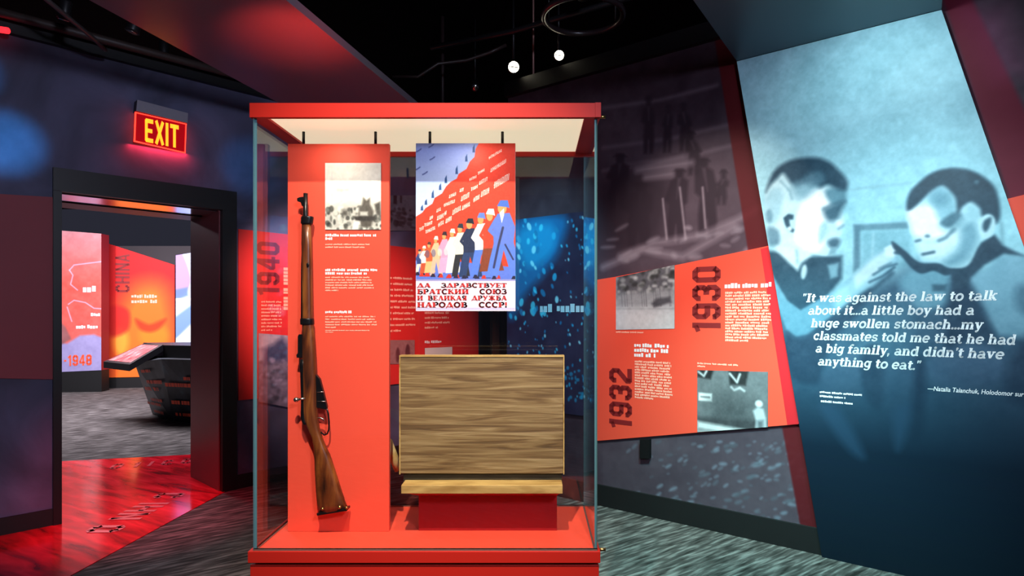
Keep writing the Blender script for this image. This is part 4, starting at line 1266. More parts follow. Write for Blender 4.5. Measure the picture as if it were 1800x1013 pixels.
# cap: front, back, sides, top; cream diffuser inside
bm = bmesh.new()
zc = ZC + 0.046
r_ = 0.045
box(bm, (X0 - 0.010, YF - 0.006, ZC - 0.004), (X1 + 0.010, YF + 0.014, zc))
box(bm, (X0 - 0.010, YB - 0.014, ZC - 0.016), (X1 + 0.010, YB + 0.006, zc))
box(bm, (X0 - 0.010, YF + 0.014, ZC - 0.004), (X0 + r_, YB - 0.014, zc))
box(bm, (X1 - r_, YF + 0.014, ZC - 0.004), (X1 + 0.010, YB - 0.014, zc))
box(bm, (X0 + r_, YF + 0.014, zc - 0.01), (X1 - r_, YB - 0.014, zc))
done('cap', bm, M['case_red'], dc)
boxo('diffuser', (X0 + r_, YF + 0.014, ZC + 0.004), (X1 - r_, YB - 0.014, ZC + 0.01), M['cream'], dc)
boxo('corner_post', (X1 - 0.008, YF - 0.008, ZC - 0.004), (X1 + 0.012, YF - 0.004, zc + 0.001), M['case_red'], dc)
for z in (ZC + 0.008, ZD - 0.008):
    tube('lock', [(X1 + 0.008, YF + 0.03, z), (X1 + 0.032, YF + 0.03, z)], 0.006, M['brass'], dc, 10)

# red text panel
tp = thing('text_panel', 'tall red text panel hanging behind the rifle in the case', 'text panel')
tpoly = [CP.uv(506, 934), CP.uv(684, 934), CP.uv(684, 253), CP.uv(508, 253)]
tpoly = [(tpoly[0][0], ZD + 0.001), (tpoly[1][0], ZD + 0.001), tpoly[2], (tpoly[0][0], tpoly[2][1])]
prism('board', CP, tpoly, -0.02, 0.0, [M['panel_red'], M['panel_red']], tp)


def rods(fr, xs, ztop, parent):
    for px in xs:
        u = fr.uv(px, 250)[0]
        tube('hanging_rod', [fr.pt(u, ztop - 0.002, -0.01), fr.pt(u, ZC + 0.004, -0.01)], 0.0055, M['rod'], parent, 8)


rods(CP, (532, 659), tpoly[2][1], tp)
photo('photograph', CP, [(572, 404), (670, 404), (670, 287), (572, 287)], 0.003, 'crowd', tp, 8, 500)
text_lines('heading_text', CP, lines_px(CP, 572, 662, 416, 422, 2, 0.011, 0, 0.15), M['white'], tp, 0.0012, 0.72)
text_lines('body_text', CP, lines_px(CP, 572, 658, 431, 436, 2, 0.007, 0.1, 0.8), M['cream_ink'], tp, 0.0012)
text_lines('heading_text', CP, lines_px(CP, 572, 663, 477, 483, 2, 0.011, 0, 0.8), M['white'], tp, 0.0012, 0.72)
text_lines('body_text', CP, lines_px(CP, 572, 662, 489, 512, 6, 0.007, 0.15, 0.25), M['cream_ink'], tp, 0.0012)
text_lines('heading_text', CP, lines_px(CP, 572, 618, 551, 551, 1, 0.011, 0), M['white'], tp, 0.0012, 0.72)
text_lines('body_text', CP, lines_px(CP, 572, 664, 558, 577, 5, 0.007, 0.12, 0.2), M['cream_ink'], tp, 0.0012)
text_lines('caption_text', CP, lines_px(CP, 572, 650, 582, 585, 2, 0.005, 0, 0.2), M['cream_ink'], tp, 0.0012)
for (px, py) in ((540, 572), (556, 770)):
    a = CP.uv(px, py)
    p = CP.pt(a[0], a[1], 0)
    boxo('bracket', (p.x - 0.012, 2.372 - 0.004, p.z - 0.01), (p.x + 0.012, 2.3895, p.z + 0.01), M['mount_red'], tp, 0.002)

# poster
po = thing('poster', 'coloured poster of marching people under red slogan in the case', 'poster')
pp = [CP.uv(731, 547), CP.uv(906, 547), CP.uv(906, 252), CP.uv(731, 252)]
pp = [pp[0], pp[1], pp[2], pp[3]]
PB = (pp[0][0], pp[0][1], pp[2][0], pp[2][1])
cv = Cv(PB, 1100, (150, 172, 224))
cv.T = CP.uv
cv.ref = (800, 400)
cv.vgrad([(CP.uv(731, 400)[1], (205, 216, 242), 1), (CP.uv(731, 330)[1], (178, 196, 236), 1), (PB[3], (118, 136, 206), 1)])
cv.poly([(731, 440), (906, 400), (906, 495), (731, 495)], (92, 116, 206), 6, 1)
cv.poly([(843, 250), (836, 262), (834, 276), (826, 284), (820, 297), (806, 306), (803, 314), (792, 320), (784, 328), (777, 340), (764, 348), (760, 358), (748, 366), (742, 374), (731, 381), (731, 452), (906, 470), (906, 250)], (226, 62, 40), 3, 1)
for (x, y, h) in ((833, 268, 14), (820, 284, 13), (803, 306, 15), (784, 322, 14), (774, 334, 12), (761, 348, 14), (749, 360, 10), (742, 370, 10)):
    cv.poly([(x - 2.5, y), (x + 2, y), (x + 1, y - h), (x - 2, y - h * .6)], (34, 66, 120), 3, 0.95)
for (x, y) in ((736, 265), (758, 257), (760, 279), (747, 305), (734, 297)):
    cv.stroke([(x - 4, y + 2), (x, y), (x + 4, y - 3)], 2.2, (60, 70, 130), 3, 0.8)
for (xa, ya, xb, yb, hh) in ((859, 278, 882, 264, 4), (862, 300, 890, 282, 6), (868, 326, 895, 310, 11), (825, 316, 838, 310, 4), (840, 305, 852, 298, 4), (828, 333, 840, 327, 5), (842, 322, 857, 314, 6),
                             (808, 335, 815, 333, 5), (789, 346, 802, 340, 5), (780, 361, 800, 353, 5), (767, 371, 775, 367, 5), (810, 350, 825, 342, 8), (832, 352, 843, 345, 7), (845, 342, 860, 334, 9),
                             (795, 374, 810, 365, 8), (812, 366, 826, 358, 7), (755, 384, 761, 381, 5), (768, 384, 780, 378, 7), (781, 376, 785, 373, 6), (746, 396, 760, 391, 5), (770, 396, 780, 390, 6), (783, 389, 794, 383, 7), (737, 404, 745, 400, 5), (748, 408, 765, 400, 5)):
    n = 1 + int(abs(xb - xa) / 2.7)
    for k in range(n):
        f0 = (k + 0.4) / n
        x_, y_ = xa + (xb - xa) * f0, ya + (yb - ya) * f0
        cv.stroke([(x_, y_ + hh * .5), (x_ + hh * .1, y_ - hh * .5)], 1.25, (246, 232, 224), 1.5, 0.9)
        if k % 3 != 1:
            yy = random.choice((-.45, 0, .45)) * hh
            cv.stroke([(x_ - 0.8, y_ + yy), (x_ + 1.2, y_ + yy - .5)], 1.0, (246, 232, 224), 1.5, 0.9)
SK = (226, 150, 92)


def marcher(x, top, base, wd, coat, low, hat, skirt=False, hc=None):
    h = base - top
    if skirt:
        cv.poly([(x - wd * .5, top + h * .48), (x + wd * .45, top + h * .48), (x + wd * .95, base - h * .12), (x - wd * .85, base - h * .1)], low, 3, 1)
    else:
        cv.poly([(x - wd * .5, top + h * .5), (x + wd * .1, top + h * .5), (x - wd * .1, top + h * .72), (x - wd * .35, base - 3), (x - wd * .95, base - 3), (x - wd * .75, top + h * .74)], low, 3, 1)
        cv.poly([(x - wd * .2, top + h * .5), (x + wd * .48, top + h * .5), (x + wd * .75, top + h * .74), (x + wd * .95, base - 4), (x + wd * .4, base - 3), (x + wd * .12, top + h * .74)], low, 3, 1)
    cv.poly([(x - wd * .35, top + h * .17), (x + wd * .3, top + h * .16), (x + wd * .6, top + h * .34), (x + wd * .5, top + h * .56), (x - wd * .55, top + h * .57), (x - wd * .6, top + h * .3)], coat, 3, 1)
    cv.stroke([(x - wd * .4, top + h * .24), (x - wd * .75, top + h * .38), (x - wd * .4, top + h * .46)], wd * .22, coat, 2, 1)
    cv.ell(x - wd * .1, top + h * .1, wd * .24, h * .075, hc or SK, 2, 1)
    cv.poly([(x - wd * .38, top + h * .075), (x - wd * .2, top), (x + wd * .2, top), (x + wd * .3, top + h * .1), (x + wd * .1, top + h * .085)], hat, 2, 1)
    for sx in (-.55, .5):
        cv.poly([(x + wd * sx - 4, base), (x + wd * sx + 5, base), (x + wd * sx + 3, base - 6), (x + wd * sx - 1, base - 6)], (40, 36, 60) if not skirt else (206, 52, 40), 2, 1)


for (x, t, b, wd, coat, low, hat, sk) in (
        (738, 438, 484, 9, (52, 66, 120), (226, 216, 200), (60, 50, 60), False),
        (746, 432, 486, 10, (232, 226, 214), (196, 82, 52), (240, 236, 226), True),
        (755, 425, 486, 11, (206, 92, 52), (230, 178, 120), (90, 58, 50), True),
        (767, 415, 487, 12, (222, 178, 140), (220, 176, 150), (236, 230, 220), False),
        (782, 407, 488, 14, (208, 150, 182), (202, 160, 196), (52, 36, 44), True),
        (796, 402, 489, 15, (240, 236, 226), (238, 232, 222), (230, 222, 214), True),
        (810, 393, 489, 17, (234, 226, 200), (44, 44, 50), (44, 50, 62), False),
        (827, 384, 490, 22, (38, 46, 74), (42, 60, 100), (28, 34, 46), False),
        (847, 374, 489, 22, (242, 240, 236), (86, 120, 212), (96, 124, 200), False),
        (863, 367, 490, 24, (190, 66, 44), (128, 62, 40), (238, 234, 230), True),
        (886, 352, 491, 33, (96, 120, 204), (90, 122, 218), (74, 108, 196), False)):
    marcher(x, t, b, wd, coat, low, hat, sk)
cv.poly([(878, 374), (886, 366), (886, 378), (882, 392)], (244, 240, 232), 2, 1)
cv.stroke([(884, 400), (876, 432), (868, 470)], 4, (44, 40, 64), 3, 0.8)
cv.stroke([(888, 430), (902, 456)], 3, (44, 40, 64), 3, 0.8)
for k in range(5):
    cv.ell(740 + k * 11, 448 + k * -1.5, 4, 7, random.choice(((236, 228, 216), (60, 74, 130), (214, 96, 60))), 3, 0.5)
cv.poly([(725, 491), (910, 491), (910, 495), (725, 495)], (150, 146, 196), 3, 1)
cv.poly([(725, 494), (910, 494), (910, 552), (725, 552)], (222, 210, 222), 2, 1)
cv.poly([(725, 541), (910, 541), (910, 545), (725, 545)], (196, 184, 216), 4, 1)
cv.noise(6, 5)
poster_m = print_mat('poster_print', cv, 0.5)
prism('board', CP, pp, -0.012, 0.0, [poster_m, M['white']], po, PB)
rods(CP, (755, 883), pp[2][1], po)
jobs = []
for txt, xa, xb, yb_, yt in (('ДА  ЗДРАВСТВУЕТ', 733, 891, 505.5, 498), ('БРАТСКИЙ  СОЮЗ', 733, 891, 517, 508.5), ('И ВЕЛИКАЯ ДРУЖБА', 733, 891, 528, 520), ('НАРОДОВ  СССР!', 733, 892, 540.5, 531.5)):
    p, q, t_ = CP.uv(xa, yb_), CP.uv(xb, yb_), CP.uv(xa, yt)
    jobs.append((CYR, txt, 0, level(p, q, t_[1] - p[1])))
letters('lettering', CP, jobs, M['red_ink'], po, 0.0012)

# ------------------------------------------------------------------ rifle
YR = 2.352
rf = thing('rifle', 'old bolt action rifle with wooden stock standing against the red panel', 'rifle')


def loft(name, stations, y, half_t, m, parent, seg=16, pw=2.6):
    """stations: (pixel row, left, right[, thickness factor]) on the rifle's plane"""
    bm = bmesh.new()
    rings = []
    for s_ in stations:
        py, xl, xr = s_[:3]
        tf = s_[3] if len(s_) > 3 else 1.0
        dy = s_[4] if len(s_) > 4 else 0.0          # the right end lower or higher than the left
        a, b = at(xl, py, y), at(xr, py + dy, y)
        c, hw = (a + b) / 2, (b - a) / 2
        ring = []
        for k in range(seg):
            th = 2 * PI * k / seg
            cx, sy = math.cos(th), math.sin(th)
            ex = abs(cx) ** (2 / pw) * (1 if cx >= 0 else -1)
            ey = abs(sy) ** (2 / pw) * (1 if sy >= 0 else -1)
            ring.append(bm.verts.new(c + hw * ex + Vector((0, half_t * tf * ey, 0))))
        rings.append(ring)
    for r0, r1 in zip(rings, rings[1:]):
        for k in range(seg):
            bm.faces.new((r0[k], r0[(k + 1) % seg], r1[(k + 1) % seg], r1[k]))
    bm.faces.new(rings[0])
    bm.faces.new(rings[-1])
    bmesh.ops.recalc_face_normals(bm, faces=list(bm.faces))
    return done(name, bm, m, parent, True)


def rprism(name, pts, y0, y1, m, parent, r=0.0015):
    bm = bmesh.new()
    a = [bm.verts.new(at(px, py, YR) + Vector((0, y0, 0))) for px, py in pts]
    b = [bm.verts.new(at(px, py, YR) + Vector((0, y1, 0))) for px, py in pts]
    bm.faces.new(a)
    bm.faces.new(list(reversed(b)))
    n = len(pts)
    for i in range(n):
        j = (i + 1) % n
        bm.faces.new((a[j], a[i], b[i], b[j]))
    bmesh.ops.recalc_face_normals(bm, faces=list(bm.faces))
    if r:
        bevel(bm, r, 1)
    return done(name, bm, m, parent)


loft('stock', [(390, 531, 547, .75), (430, 530.5, 548, .85), (500, 531.5, 549, .9), (562, 532, 550, .95), (585, 532, 553, 1), (620, 532, 555, 1.05), (660, 532, 557, 1.1), (700, 532.5, 558, 1.1),
               (722, 532, 558.5, 1.05), (738, 534, 559.5, .95), (752, 541, 562, .85, 2), (768, 548.5, 567, .85, 3), (785, 552, 573.5, .95, 2), (800, 553, 580, 1.05), (830, 554, 590, 1.15), (860, 555.5, 599.5, 1.2), (885, 557.5, 607, 1.2, -2), (901, 561, 611.5, 1.15, -8)], YR, 0.019, M['stock'], rf, 18)
loft('barrel', [(340, 533.5, 541), (384, 532.5, 541.5), (470, 529.2, 539), (560, 528.8, 540)], YR - 0.004, 0.0085, M['gun'], rf, 14, 2)
loft('nose_cap', [(381, 531, 550.5), (383, 530, 551), (393, 529.5, 549.5), (394, 530, 549)], YR - 0.001, 0.018, M['gun'], rf, 16)
loft('barrel_band', [(560, 529, 551), (562, 528.5, 551.5), (569, 528.5, 552), (571, 529, 551.5)], YR, 0.021, M['gun'], rf, 16)
rprism('front_sight', [(534, 346), (527, 347), (522.5, 349), (523, 354), (529, 356), (531, 362), (534, 364)], -0.004, 0.004, M['gun'], rf, 0.001)
rprism('rear_sight', [(533, 588), (526, 588), (524.5, 592), (524.5, 621), (522, 624), (522.5, 629), (533, 629)], -0.008, 0.008, M['gun'], rf)
loft('receiver', [(632, 528, 540), (645, 526.5, 540), (655, 528, 540), (700, 529.5, 541), (735, 529, 539), (742, 531.5, 540.5), (746, 534, 541)], YR - 0.003, 0.014, M['gun'], rf, 14, 2.2)
bo = bpy.data.objects.new('bolt', None)
C.objects.link(bo)
bo.parent = rf
tube('bolt_handle', [at(537, 701, YR - 0.016), at(530, 701.5, YR - 0.02), at(523, 703, YR - 0.022)], [0.0045, 0.004, 0.005], M['steel'], bo, 10)
bm = bmesh.new()
bmesh.ops.create_icosphere(bm, subdivisions=3, radius=0.0095, matrix=Matrix.Translation(at(520.5, 703, YR - 0.022)))
done('bolt_knob', bm, M['steel'], bo, True)
rprism('magazine', [(554, 655), (558, 660), (563, 666), (570, 692), (576, 716), (574, 720), (557, 716), (554, 690)], -0.009, 0.009, M['gun'], rf)
for (pa, pb) in (((557, 690), (569, 689)), ((558, 706), (573, 706))):
    tube('magazine_rib', [at(*pa, YR - 0.0095), at(*pb, YR - 0.0095)], 0.0018, M['steel'], rf, 6)
tube('trigger_guard', [at(x, y, YR) for x, y in ((574, 716), (577, 727), (578.5, 742), (578, 756), (575, 763), (570, 765), (564, 760))], 0.0032, M['gun'], rf, 8)
tube('trigger', [at(x, y, YR) for x, y in ((558, 735), (564, 735), (568, 737), (570, 741))], 0.003, M['steel'], rf, 8)
for (x, y, s_) in ((567, 895, 2.6), (597, 892, 3.2), (609, 893, 2.6)):
    bm = bmesh.new()
    bmesh.ops.create_icosphere(bm, subdivisions=2, radius=s_ * 0.0021, matrix=Matrix.Translation(at(x, y, YR - 0.0215)))
    done('screw', bm, M['brass'], rf, True)
for (x, y) in ((541, 466), (542, 660)):
    bm = bmesh.new()
    bmesh.ops.create_icosphere(bm, subdivisions=2, radius=0.0055, matrix=Matrix.Translation(at(x, y, YR - 0.0185)) @ Matrix.Diagonal((1, 0.4, 1.6, 1)))
    done('stock_stud', bm, M['gun'], rf, True)
rprism('butt_plate', [(559.5, 900), (612.5, 891.5), (613, 895.5), (560.5, 904)], -0.021, 0.021, M['gun'], rf, 0.001)

# ------------------------------------------------------------------ wooden desk lid on its red mount
YD = 2.36
dk = thing('desk_lid', 'weathered brown wooden desk lid with a ledge on a red mount', 'wooden lid')


def dbox(name, px0, px1, py0, py1, y0, y1, m, r=0.002, yd=YD):
    a, b = at(px0, py1, yd), at(px1, py0, yd)
    return boxo(name, (a.x, y0, a.z), (b.x, y1, b.z), m, dk, r)


dbox('lid_board', 703.5, 990, 627.5, 833, 2.36, 2.40, M['oldwood'])
bm = bmesh.new()
a, b = at(702, 834, YD), at(992, 625, YD)
t_ = 0.006
box(bm, (a.x, 2.357, b.z - t_), (b.x, 2.40, b.z))
box(bm, (a.x, 2.357, a.z), (a.x + t_ * .7, 2.40, b.z - t_))
box(bm, (b.x - t_ * .7, 2.357, a.z), (b.x, 2.40, b.z - t_))
done('edge_lipping', bm, M['palewood'], dk)
dbox('slot', 708, 988, 833.5, 850, 2.374, 2.40, M['darkwood'], 0.0)
dbox('ledge', 705, 989, 853.5, 868.5, 2.30, 2.405, M['palewood'], 0.002, 2.30)
dbox('back_frame', 712, 984, 632, 860, 2.40, 2.44, M['darkwood'])
mt = thing('mount_block', 'red mount block under the wooden desk lid', 'mount')
zl = at(700, 868.5, 2.30).z
bm = bmesh.new()
x0t, x1t = at(709, 0, YD).x, at(987, 0, YD).x
x0b, x1b = at(736, 0, 2.4).x, at(979, 0, 2.4).x
vs = [(x0t, 2.318, zl - 0.001), (x1t, 2.318, zl - 0.001), (x1t, 2.46, zl - 0.001), (x0t, 2.46, zl - 0.001),
      (x0b, 2.40, zl - 0.035), (x1b, 2.40, zl - 0.035), (x1b, 2.46, zl - 0.035), (x0b, 2.46, zl - 0.035),
      (x0b, 2.40, ZD + 0.0005), (x1b, 2.40, ZD + 0.0005), (x1b, 2.46, ZD + 0.0005), (x0b, 2.46, ZD + 0.0005)]
vs = [bm.verts.new(p) for p in vs]
for i0 in (0, 4):
    for k in range(4):
        j = (k + 1) % 4
        bm.faces.new((vs[i0 + k], vs[i0 + 4 + k], vs[i0 + 4 + j], vs[i0 + j]))
bm.faces.new(vs[0:4])
bm.faces.new(vs[8:12][::-1])
bmesh.ops.recalc_face_normals(bm, faces=list(bm.faces))
done('block', bm, M['mount_red'], mt)

# pale wooden hook behind the red panel
hk = tube('wooden_hook', [(-0.70, 2.425, 0.985), (-0.635, 2.48, 0.97), (-0.588, 2.50, 0.925), (-0.563, 2.505, 0.87), (-0.549, 2.505, 0.815)], [0.016, 0.026, 0.026, 0.019, 0.009], M['bone'], None, 14)
tag(hk, 'pale curved wooden hook showing behind the red text panel', 'wooden hook')

# ================================================================== FURTHER ROOM
def far_frame(px, py, deg):
    p = fl(px, py)
    a = math.radians(deg)
    return Frame((p.x, p.y, 0), (math.cos(a), math.sin(a), 0), (math.sin(a), -math.cos(a), 0))


FM = far_frame(110, 690, 6)
mp_poly = [FM.uv(88, 655), FM.uv(178, 651), FM.uv(178, 411), FM.uv(88, 404)]
mb = (min(p[0] for p in mp_poly), min(p[1] for p in mp_poly), max(p[0] for p in mp_poly), max(p[1] for p in mp_poly))
cv = Cv(mb, 130, (196, 104, 100))
cv.T = FM.uv
cv.ref = (140, 500)
cv.vgrad([(mb[1], (196, 96, 88), 1), (FM.uv(140, 500)[1], (206, 84, 74), 1), (mb[3], (180, 124, 130), 1)])
cv.poly([(80, 600), (118, 604), (140, 590), (165, 588), (190, 598), (190, 670), (80, 670)], (146, 140, 184), 6, 1)
cv.poly([(100, 560), (115, 575), (125, 596), (108, 606), (95, 600)], (128, 90, 92), 5, 0.8)
for pts in ([(122, 475), (130, 466), (178, 460)], [(122, 475), (128, 484), (124, 500), (136, 510)], [(120, 535), (130, 528), (150, 532), (165, 542), (180, 543)], [(118, 540), (126, 565)]):
    cv.stroke(pts, 2, (196, 168, 200), 2, 0.8)
cv.noise(12, 14)
mpn = thing('map_panel', 'salmon and blue map panel on dark base seen through doorway', 'display panel')
prism('board', FM, mp_poly, -0.25, 0.0, [print_mat('map_print', cv), mat('map_side', (150, 30, 44), 0.6, var=0.1)], mpn, mb)
prism('base', FM, [(mp_poly[0][0], 0), (mp_poly[1][0], 0), mp_poly[1], mp_poly[0]], -0.25, -0.01, [M['base'], M['base']], mpn)
text_lines('heading_text', FM, lines_px(FM, 146, 178, 514, 514, 1, 0.12, 0), M['white'], mpn, 0.004, 0.75)
text_lines('caption_text', FM, lines_px(FM, 160, 178, 556, 556, 1, 0.06, 0) + lines_px(FM, 134, 174, 578, 578, 1, 0.07, 0), M['white'], mpn, 0.004, 0.75)
pa, pb = FM.uv(112, 644), FM.uv(163, 642)
letters('year_numeral', FM, [(BLOCK, '-1948', 0, level(pa, pb, FM.uv(112, 625)[1] - pa[1]))], M['orange_ink'], mpn, 0.004)

FC = far_frame(190, 683, 12)
c_poly = [FC.uv(189, 664), FC.uv(307, 664), FC.uv(307, 466), FC.uv(189, 428)]
c_poly[1] = (c_poly[1][0], c_poly[0][1])
cb = (min(p[0] for p in c_poly), min(p[1] for p in c_poly), max(p[0] for p in c_poly), max(p[1] for p in c_poly))
cv = Cv(cb, 130, (214, 34, 36))
cv.T = FC.uv
cv.ref = (250, 550)
cv.poly([(190, 640), (200, 570), (240, 500), (300, 520), (310, 700), (185, 700)], (246, 120, 40), 60, 0.95, True)
cv.ell(212, 600, 14, 24, (255, 170, 60), 16, 0.8)
cv.ell(270, 590, 26, 20, (250, 140, 40), 18, 0.7)
cv.poly([(238, 560), (262, 570), (292, 560), (280, 578), (262, 584), (245, 578)], (214, 50, 30), 10, 0.8, True)
cv.poly([(192, 540), (225, 545), (225, 580), (192, 590)], (196, 30, 34), 12, 0.8, True)
cp = thing('china_panel', 'red and orange panel lettered CHINA seen through doorway', 'display panel')
prism('board', FC, c_poly, -0.1, 0.0, [print_mat('china_print', cv), M['band']], cp, cb)
prism('base', FC, [(c_poly[0][0], 0), (c_poly[1][0], 0), c_poly[1], c_poly[0]], -0.1, -0.01, [M['base'], M['base']], cp)
pa, pb = FC.uv(203, 514), FC.uv(228, 445)
letters('lettering', FC, [(BLOCK, 'CHINA', 0, upright(pb[0], pa[0], pa[1], pb[1]))], M['dark_ink'], cp, 0.004)
text_lines('heading_text', FC, lines_px(FC, 231, 276, 524, 533, 2, 0.07, 0.1, 1.0), M['cream_ink'], cp, 0.004, 0.75)

FB = far_frame(309, 690, -4)
f_poly = [FB.uv(309, 660), FB.uv(352, 660), FB.uv(352, 442), FB.uv(309, 449)]
fbx = (min(p[0] for p in f_poly), min(p[1] for p in f_poly), max(p[0] for p in f_poly), max(p[1] for p in f_poly))
cv = Cv(fbx, 130, (176, 190, 226))
cv.T = FB.uv
cv.ref = (325, 550)
cv.poly([(305, 445), (320, 445), (335, 490), (325, 515), (305, 515)], (160, 130, 204), 6, 1, True)
cv.poly([(305, 560), (345, 530), (345, 560), (305, 600)], (110, 140, 220), 6, 1)
cv.poly([(305, 600), (345, 565), (345, 590), (320, 620), (305, 620)], (206, 220, 226), 5, 1)
cv.poly([(305, 510), (330, 505), (330, 520), (305, 530)], (90, 116, 190), 6, 0.9)
cv.stroke([(308, 527), (345, 526)], 4, (246, 248, 250), 2, 1)
fp = thing('pale_panel', 'pale blue and violet panel at right edge of doorway view', 'display panel')
prism('board', FB, f_poly, -0.06, 0.0, [print_mat('pale_print', cv), M['slab_side']], fp, fbx)
prism('base', FB, [(f_poly[0][0], 0), (f_poly[1][0], 0), f_poly[1], f_poly[0]], -0.06, -0.01, [M['base'], M['base']], fp)


# reading desk
ki = thing('reading_desk', 'dark angled reading desk with lettered sides seen through doorway', 'kiosk')
KY = 8.2
kp = lambda px, py, Y: at(px, py, Y)
topf = [kp(182, 636, 8.55), kp(228, 641, 7.9), kp(287, 606, 8.1), kp(252, 604, 8.8)]
bm = bmesh.new()
tv = [bm.verts.new(p) for p in topf]
dn = [bm.verts.new(p + Vector((0, 0, -0.085))) for p in topf]
bm.faces.new(tv)
bm.faces.new(dn[::-1])
for k in range(4):
    j = (k + 1) % 4
    bm.faces.new((tv[k], tv[j], dn[j], dn[k]))
bmesh.ops.recalc_face_normals(bm, faces=list(bm.faces))
done('sloped_top', bm, M['trim'], ki)
cen = sum(topf, Vector()) / 4
nrm = (topf[1] - topf[0]).cross(topf[3] - topf[0]).normalized()
if nrm.z < 0:
    nrm = -nrm
bm = bmesh.new()
bm.faces.new([bm.verts.new(cen + (p - cen) * 0.84 + nrm * 0.004) for p in topf])
bmesh.ops.recalc_face_normals(bm, faces=list(bm.faces))
done('screen', bm, ramp_mat('desk_screen', [(0.35, (176, 60, 66)), (0.6, (220, 120, 120)), (0.75, (236, 180, 176))], 9, (1, 3, 1), 0.3), ki)
t1_ = [kp(287, 606, 8.1), kp(400, 612, 7.8), kp(400, 600, 9.0), kp(252, 604, 8.8)]
bm = bmesh.new()
tv = [bm.verts.new(Vector((p.x, p.y, 1.03))) for p in t1_]
dn = [bm.verts.new(Vector((p.x, p.y, 0.87))) for p in t1_]
bm.faces.new(tv)
bm.faces.new(dn[::-1])
for k in range(4):
    j = (k + 1) % 4
    bm.faces.new((tv[k], tv[j], dn[j], dn[k]))
bmesh.ops.recalc_face_normals(bm, faces=list(bm.faces))
done('flat_top', bm, M['trim'], ki)
# tapering lettered body
bt = [kp(236, 655, 8.25), kp(284, 650, 7.85), kp(395, 650, 7.6), kp(395, 645, 8.9), kp(255, 650, 8.9)]
bt = [Vector((p.x, p.y, 0.868 if k else 0.80)) for k, p in enumerate(bt)]
bb = [fl(268, 728), fl(304, 741), fl(395, 748), fl(395, 700), fl(280, 705)]
bm = bmesh.new()
tv = [bm.verts.new(p) for p in bt]
bv = [bm.verts.new(p) for p in bb]
bm.faces.new(tv)
bm.faces.new(bv[::-1])
for k in range(5):
    j = (k + 1) % 5
    bm.faces.new((tv[k], tv[j], bv[j], bv[k]))
bmesh.ops.recalc_face_normals(bm, faces=list(bm.faces))
done('body', bm, ramp_mat('desk_body', [(0.35, (26, 26, 32)), (0.6, (48, 54, 62)), (0.75, (60, 84, 96))], 3, (2, 2, 1), 0.4), ki)


def face_bars(a, b, c, d, rows):
    """red lettering bars on the quad a b (top) c d (bottom)"""
    bm = bmesh.new()
    n = (b - a).cross(d - a).normalized()
    if n.dot(Vector((0, 0, H)) - a) < 0:
        n = -n
    for (s0, s1, t, h) in rows:
        u = s0
        while u < s1:
            w_ = random.uniform(0.02, 0.06)
            e = min(u + w_, s1)
            q = []
            for (x, y) in ((u, t), (e, t), (e, t + h), (u, t + h)):
                top_ = a + (b - a) * x
                bot_ = d + (c - d) * x
                q.append(bm.verts.new(top_ + (bot_ - top_) * y + n * 0.035))
            bm.faces.new(q)
            u = e + random.choice((0.008, 0.008, 0.03))
    bmesh.ops.recalc_face_normals(bm, faces=list(bm.faces))
    done('lettering', bm, M['orange_ink'], ki)


face_bars(bt[0], bt[1], bb[1], bb[0], [(0.25, 0.6, 0.12, 0.05), (0.35, 0.95, 0.3, 0.06), (0.2, 0.75, 0.42, 0.06), (0.3, 0.8, 0.62, 0.05), (0.1, 0.7, 0.7, 0.05), (0.3, 0.75, 0.84, 0.05)])
face_bars(bt[1], bt[2], bb[2], bb[1], [(0.35, 0.9, 0.24, 0.05), (0.02, 0.9, 0.34, 0.06), (0.08, 0.9, 0.62, 0.06), (0.12, 0.9, 0.82, 0.05)])

# ================================================================== CEILING FITTINGS
def fixture(name, lab, loc, aim, r, L, lit, m, group='track spotlights'):
    t = thing(name, lab, 'spotlight', group)
    loc = Vector(loc)
    d = (Vector(aim) - loc).normalized()
    bm = bmesh.new()
    tube_bm(bm, [loc - d * L, loc - d * L * .9, loc - d * 0.02, loc], [r * .6, r * .92, r, r * 1.06], 18)
    done('lamp_body', bm, m, t, True)
    bm = bmesh.new()
    tube_bm(bm, [loc + d * 0.0005, loc + d * 0.006], [r * .86, r * .82], 18)
    done('lens', bm, M['lamp'] if lit else M['steel'], t, True)
    if lit:
        s_ = d.cross(Vector((0, 0, 1))).normalized()
        bm = bmesh.new()
        tube_bm(bm, [loc + d * 0.012 - s_ * r * .8 - Vector((0, 0, r * .1)), loc + d * 0.012 + s_ * r * .8 + Vector((0, 0, r * .1))], r * .09, 6)
        done('cross_blade', bm, M['fixture'], t)
    top = loc - d * L * .5
    tube('stem', [top + Vector((0, 0, r * .5)), Vector((top.x, top.y, 4.1))], r * .2, m, t, 8)
    return t


LA, LB = Vector((-0.167, 5.09, 3.45)), Vector((0.194, 4.86, 3.45))
fixture('track_spotlight', 'lit spotlight on ceiling track, left of the lit pair', LA, (0.1, 0.0, 1.3), 0.05, 0.16, True, M['fixture'])
fixture('track_spotlight', 'lit spotlight on ceiling track, right of the lit pair', LB, (0.3, 0.0, 1.3), 0.042, 0.14, True, M['fixture'])
fixture('track_spotlight', 'unlit black spotlight above the poster end of the case', at(835, 154, 5.6), (-0.3, 2.4, 0.5), 0.035, 0.15, False, M['fixture'])
fixture('track_spotlight', 'small pale pinkish spotlight just above the case top', at(939, 165, 5.2), (0.4, 3.4, 2.6), 0.04, 0.07, False, M['fixture_pale'])
fixture('track_spotlight', 'black spotlight with bright edge beneath the left ceiling panel', at(232, 56, 4.4), (-3.3, 4.4, 2.0), 0.045, 0.18, False, M['fixture'])
fixture('track_spotlight', 'small dark spotlight with blue glint over the exit sign', at(288, 98, 4.8), (-2.9, 4.9, 2.0), 0.035, 0.12, False, M['fixture'])
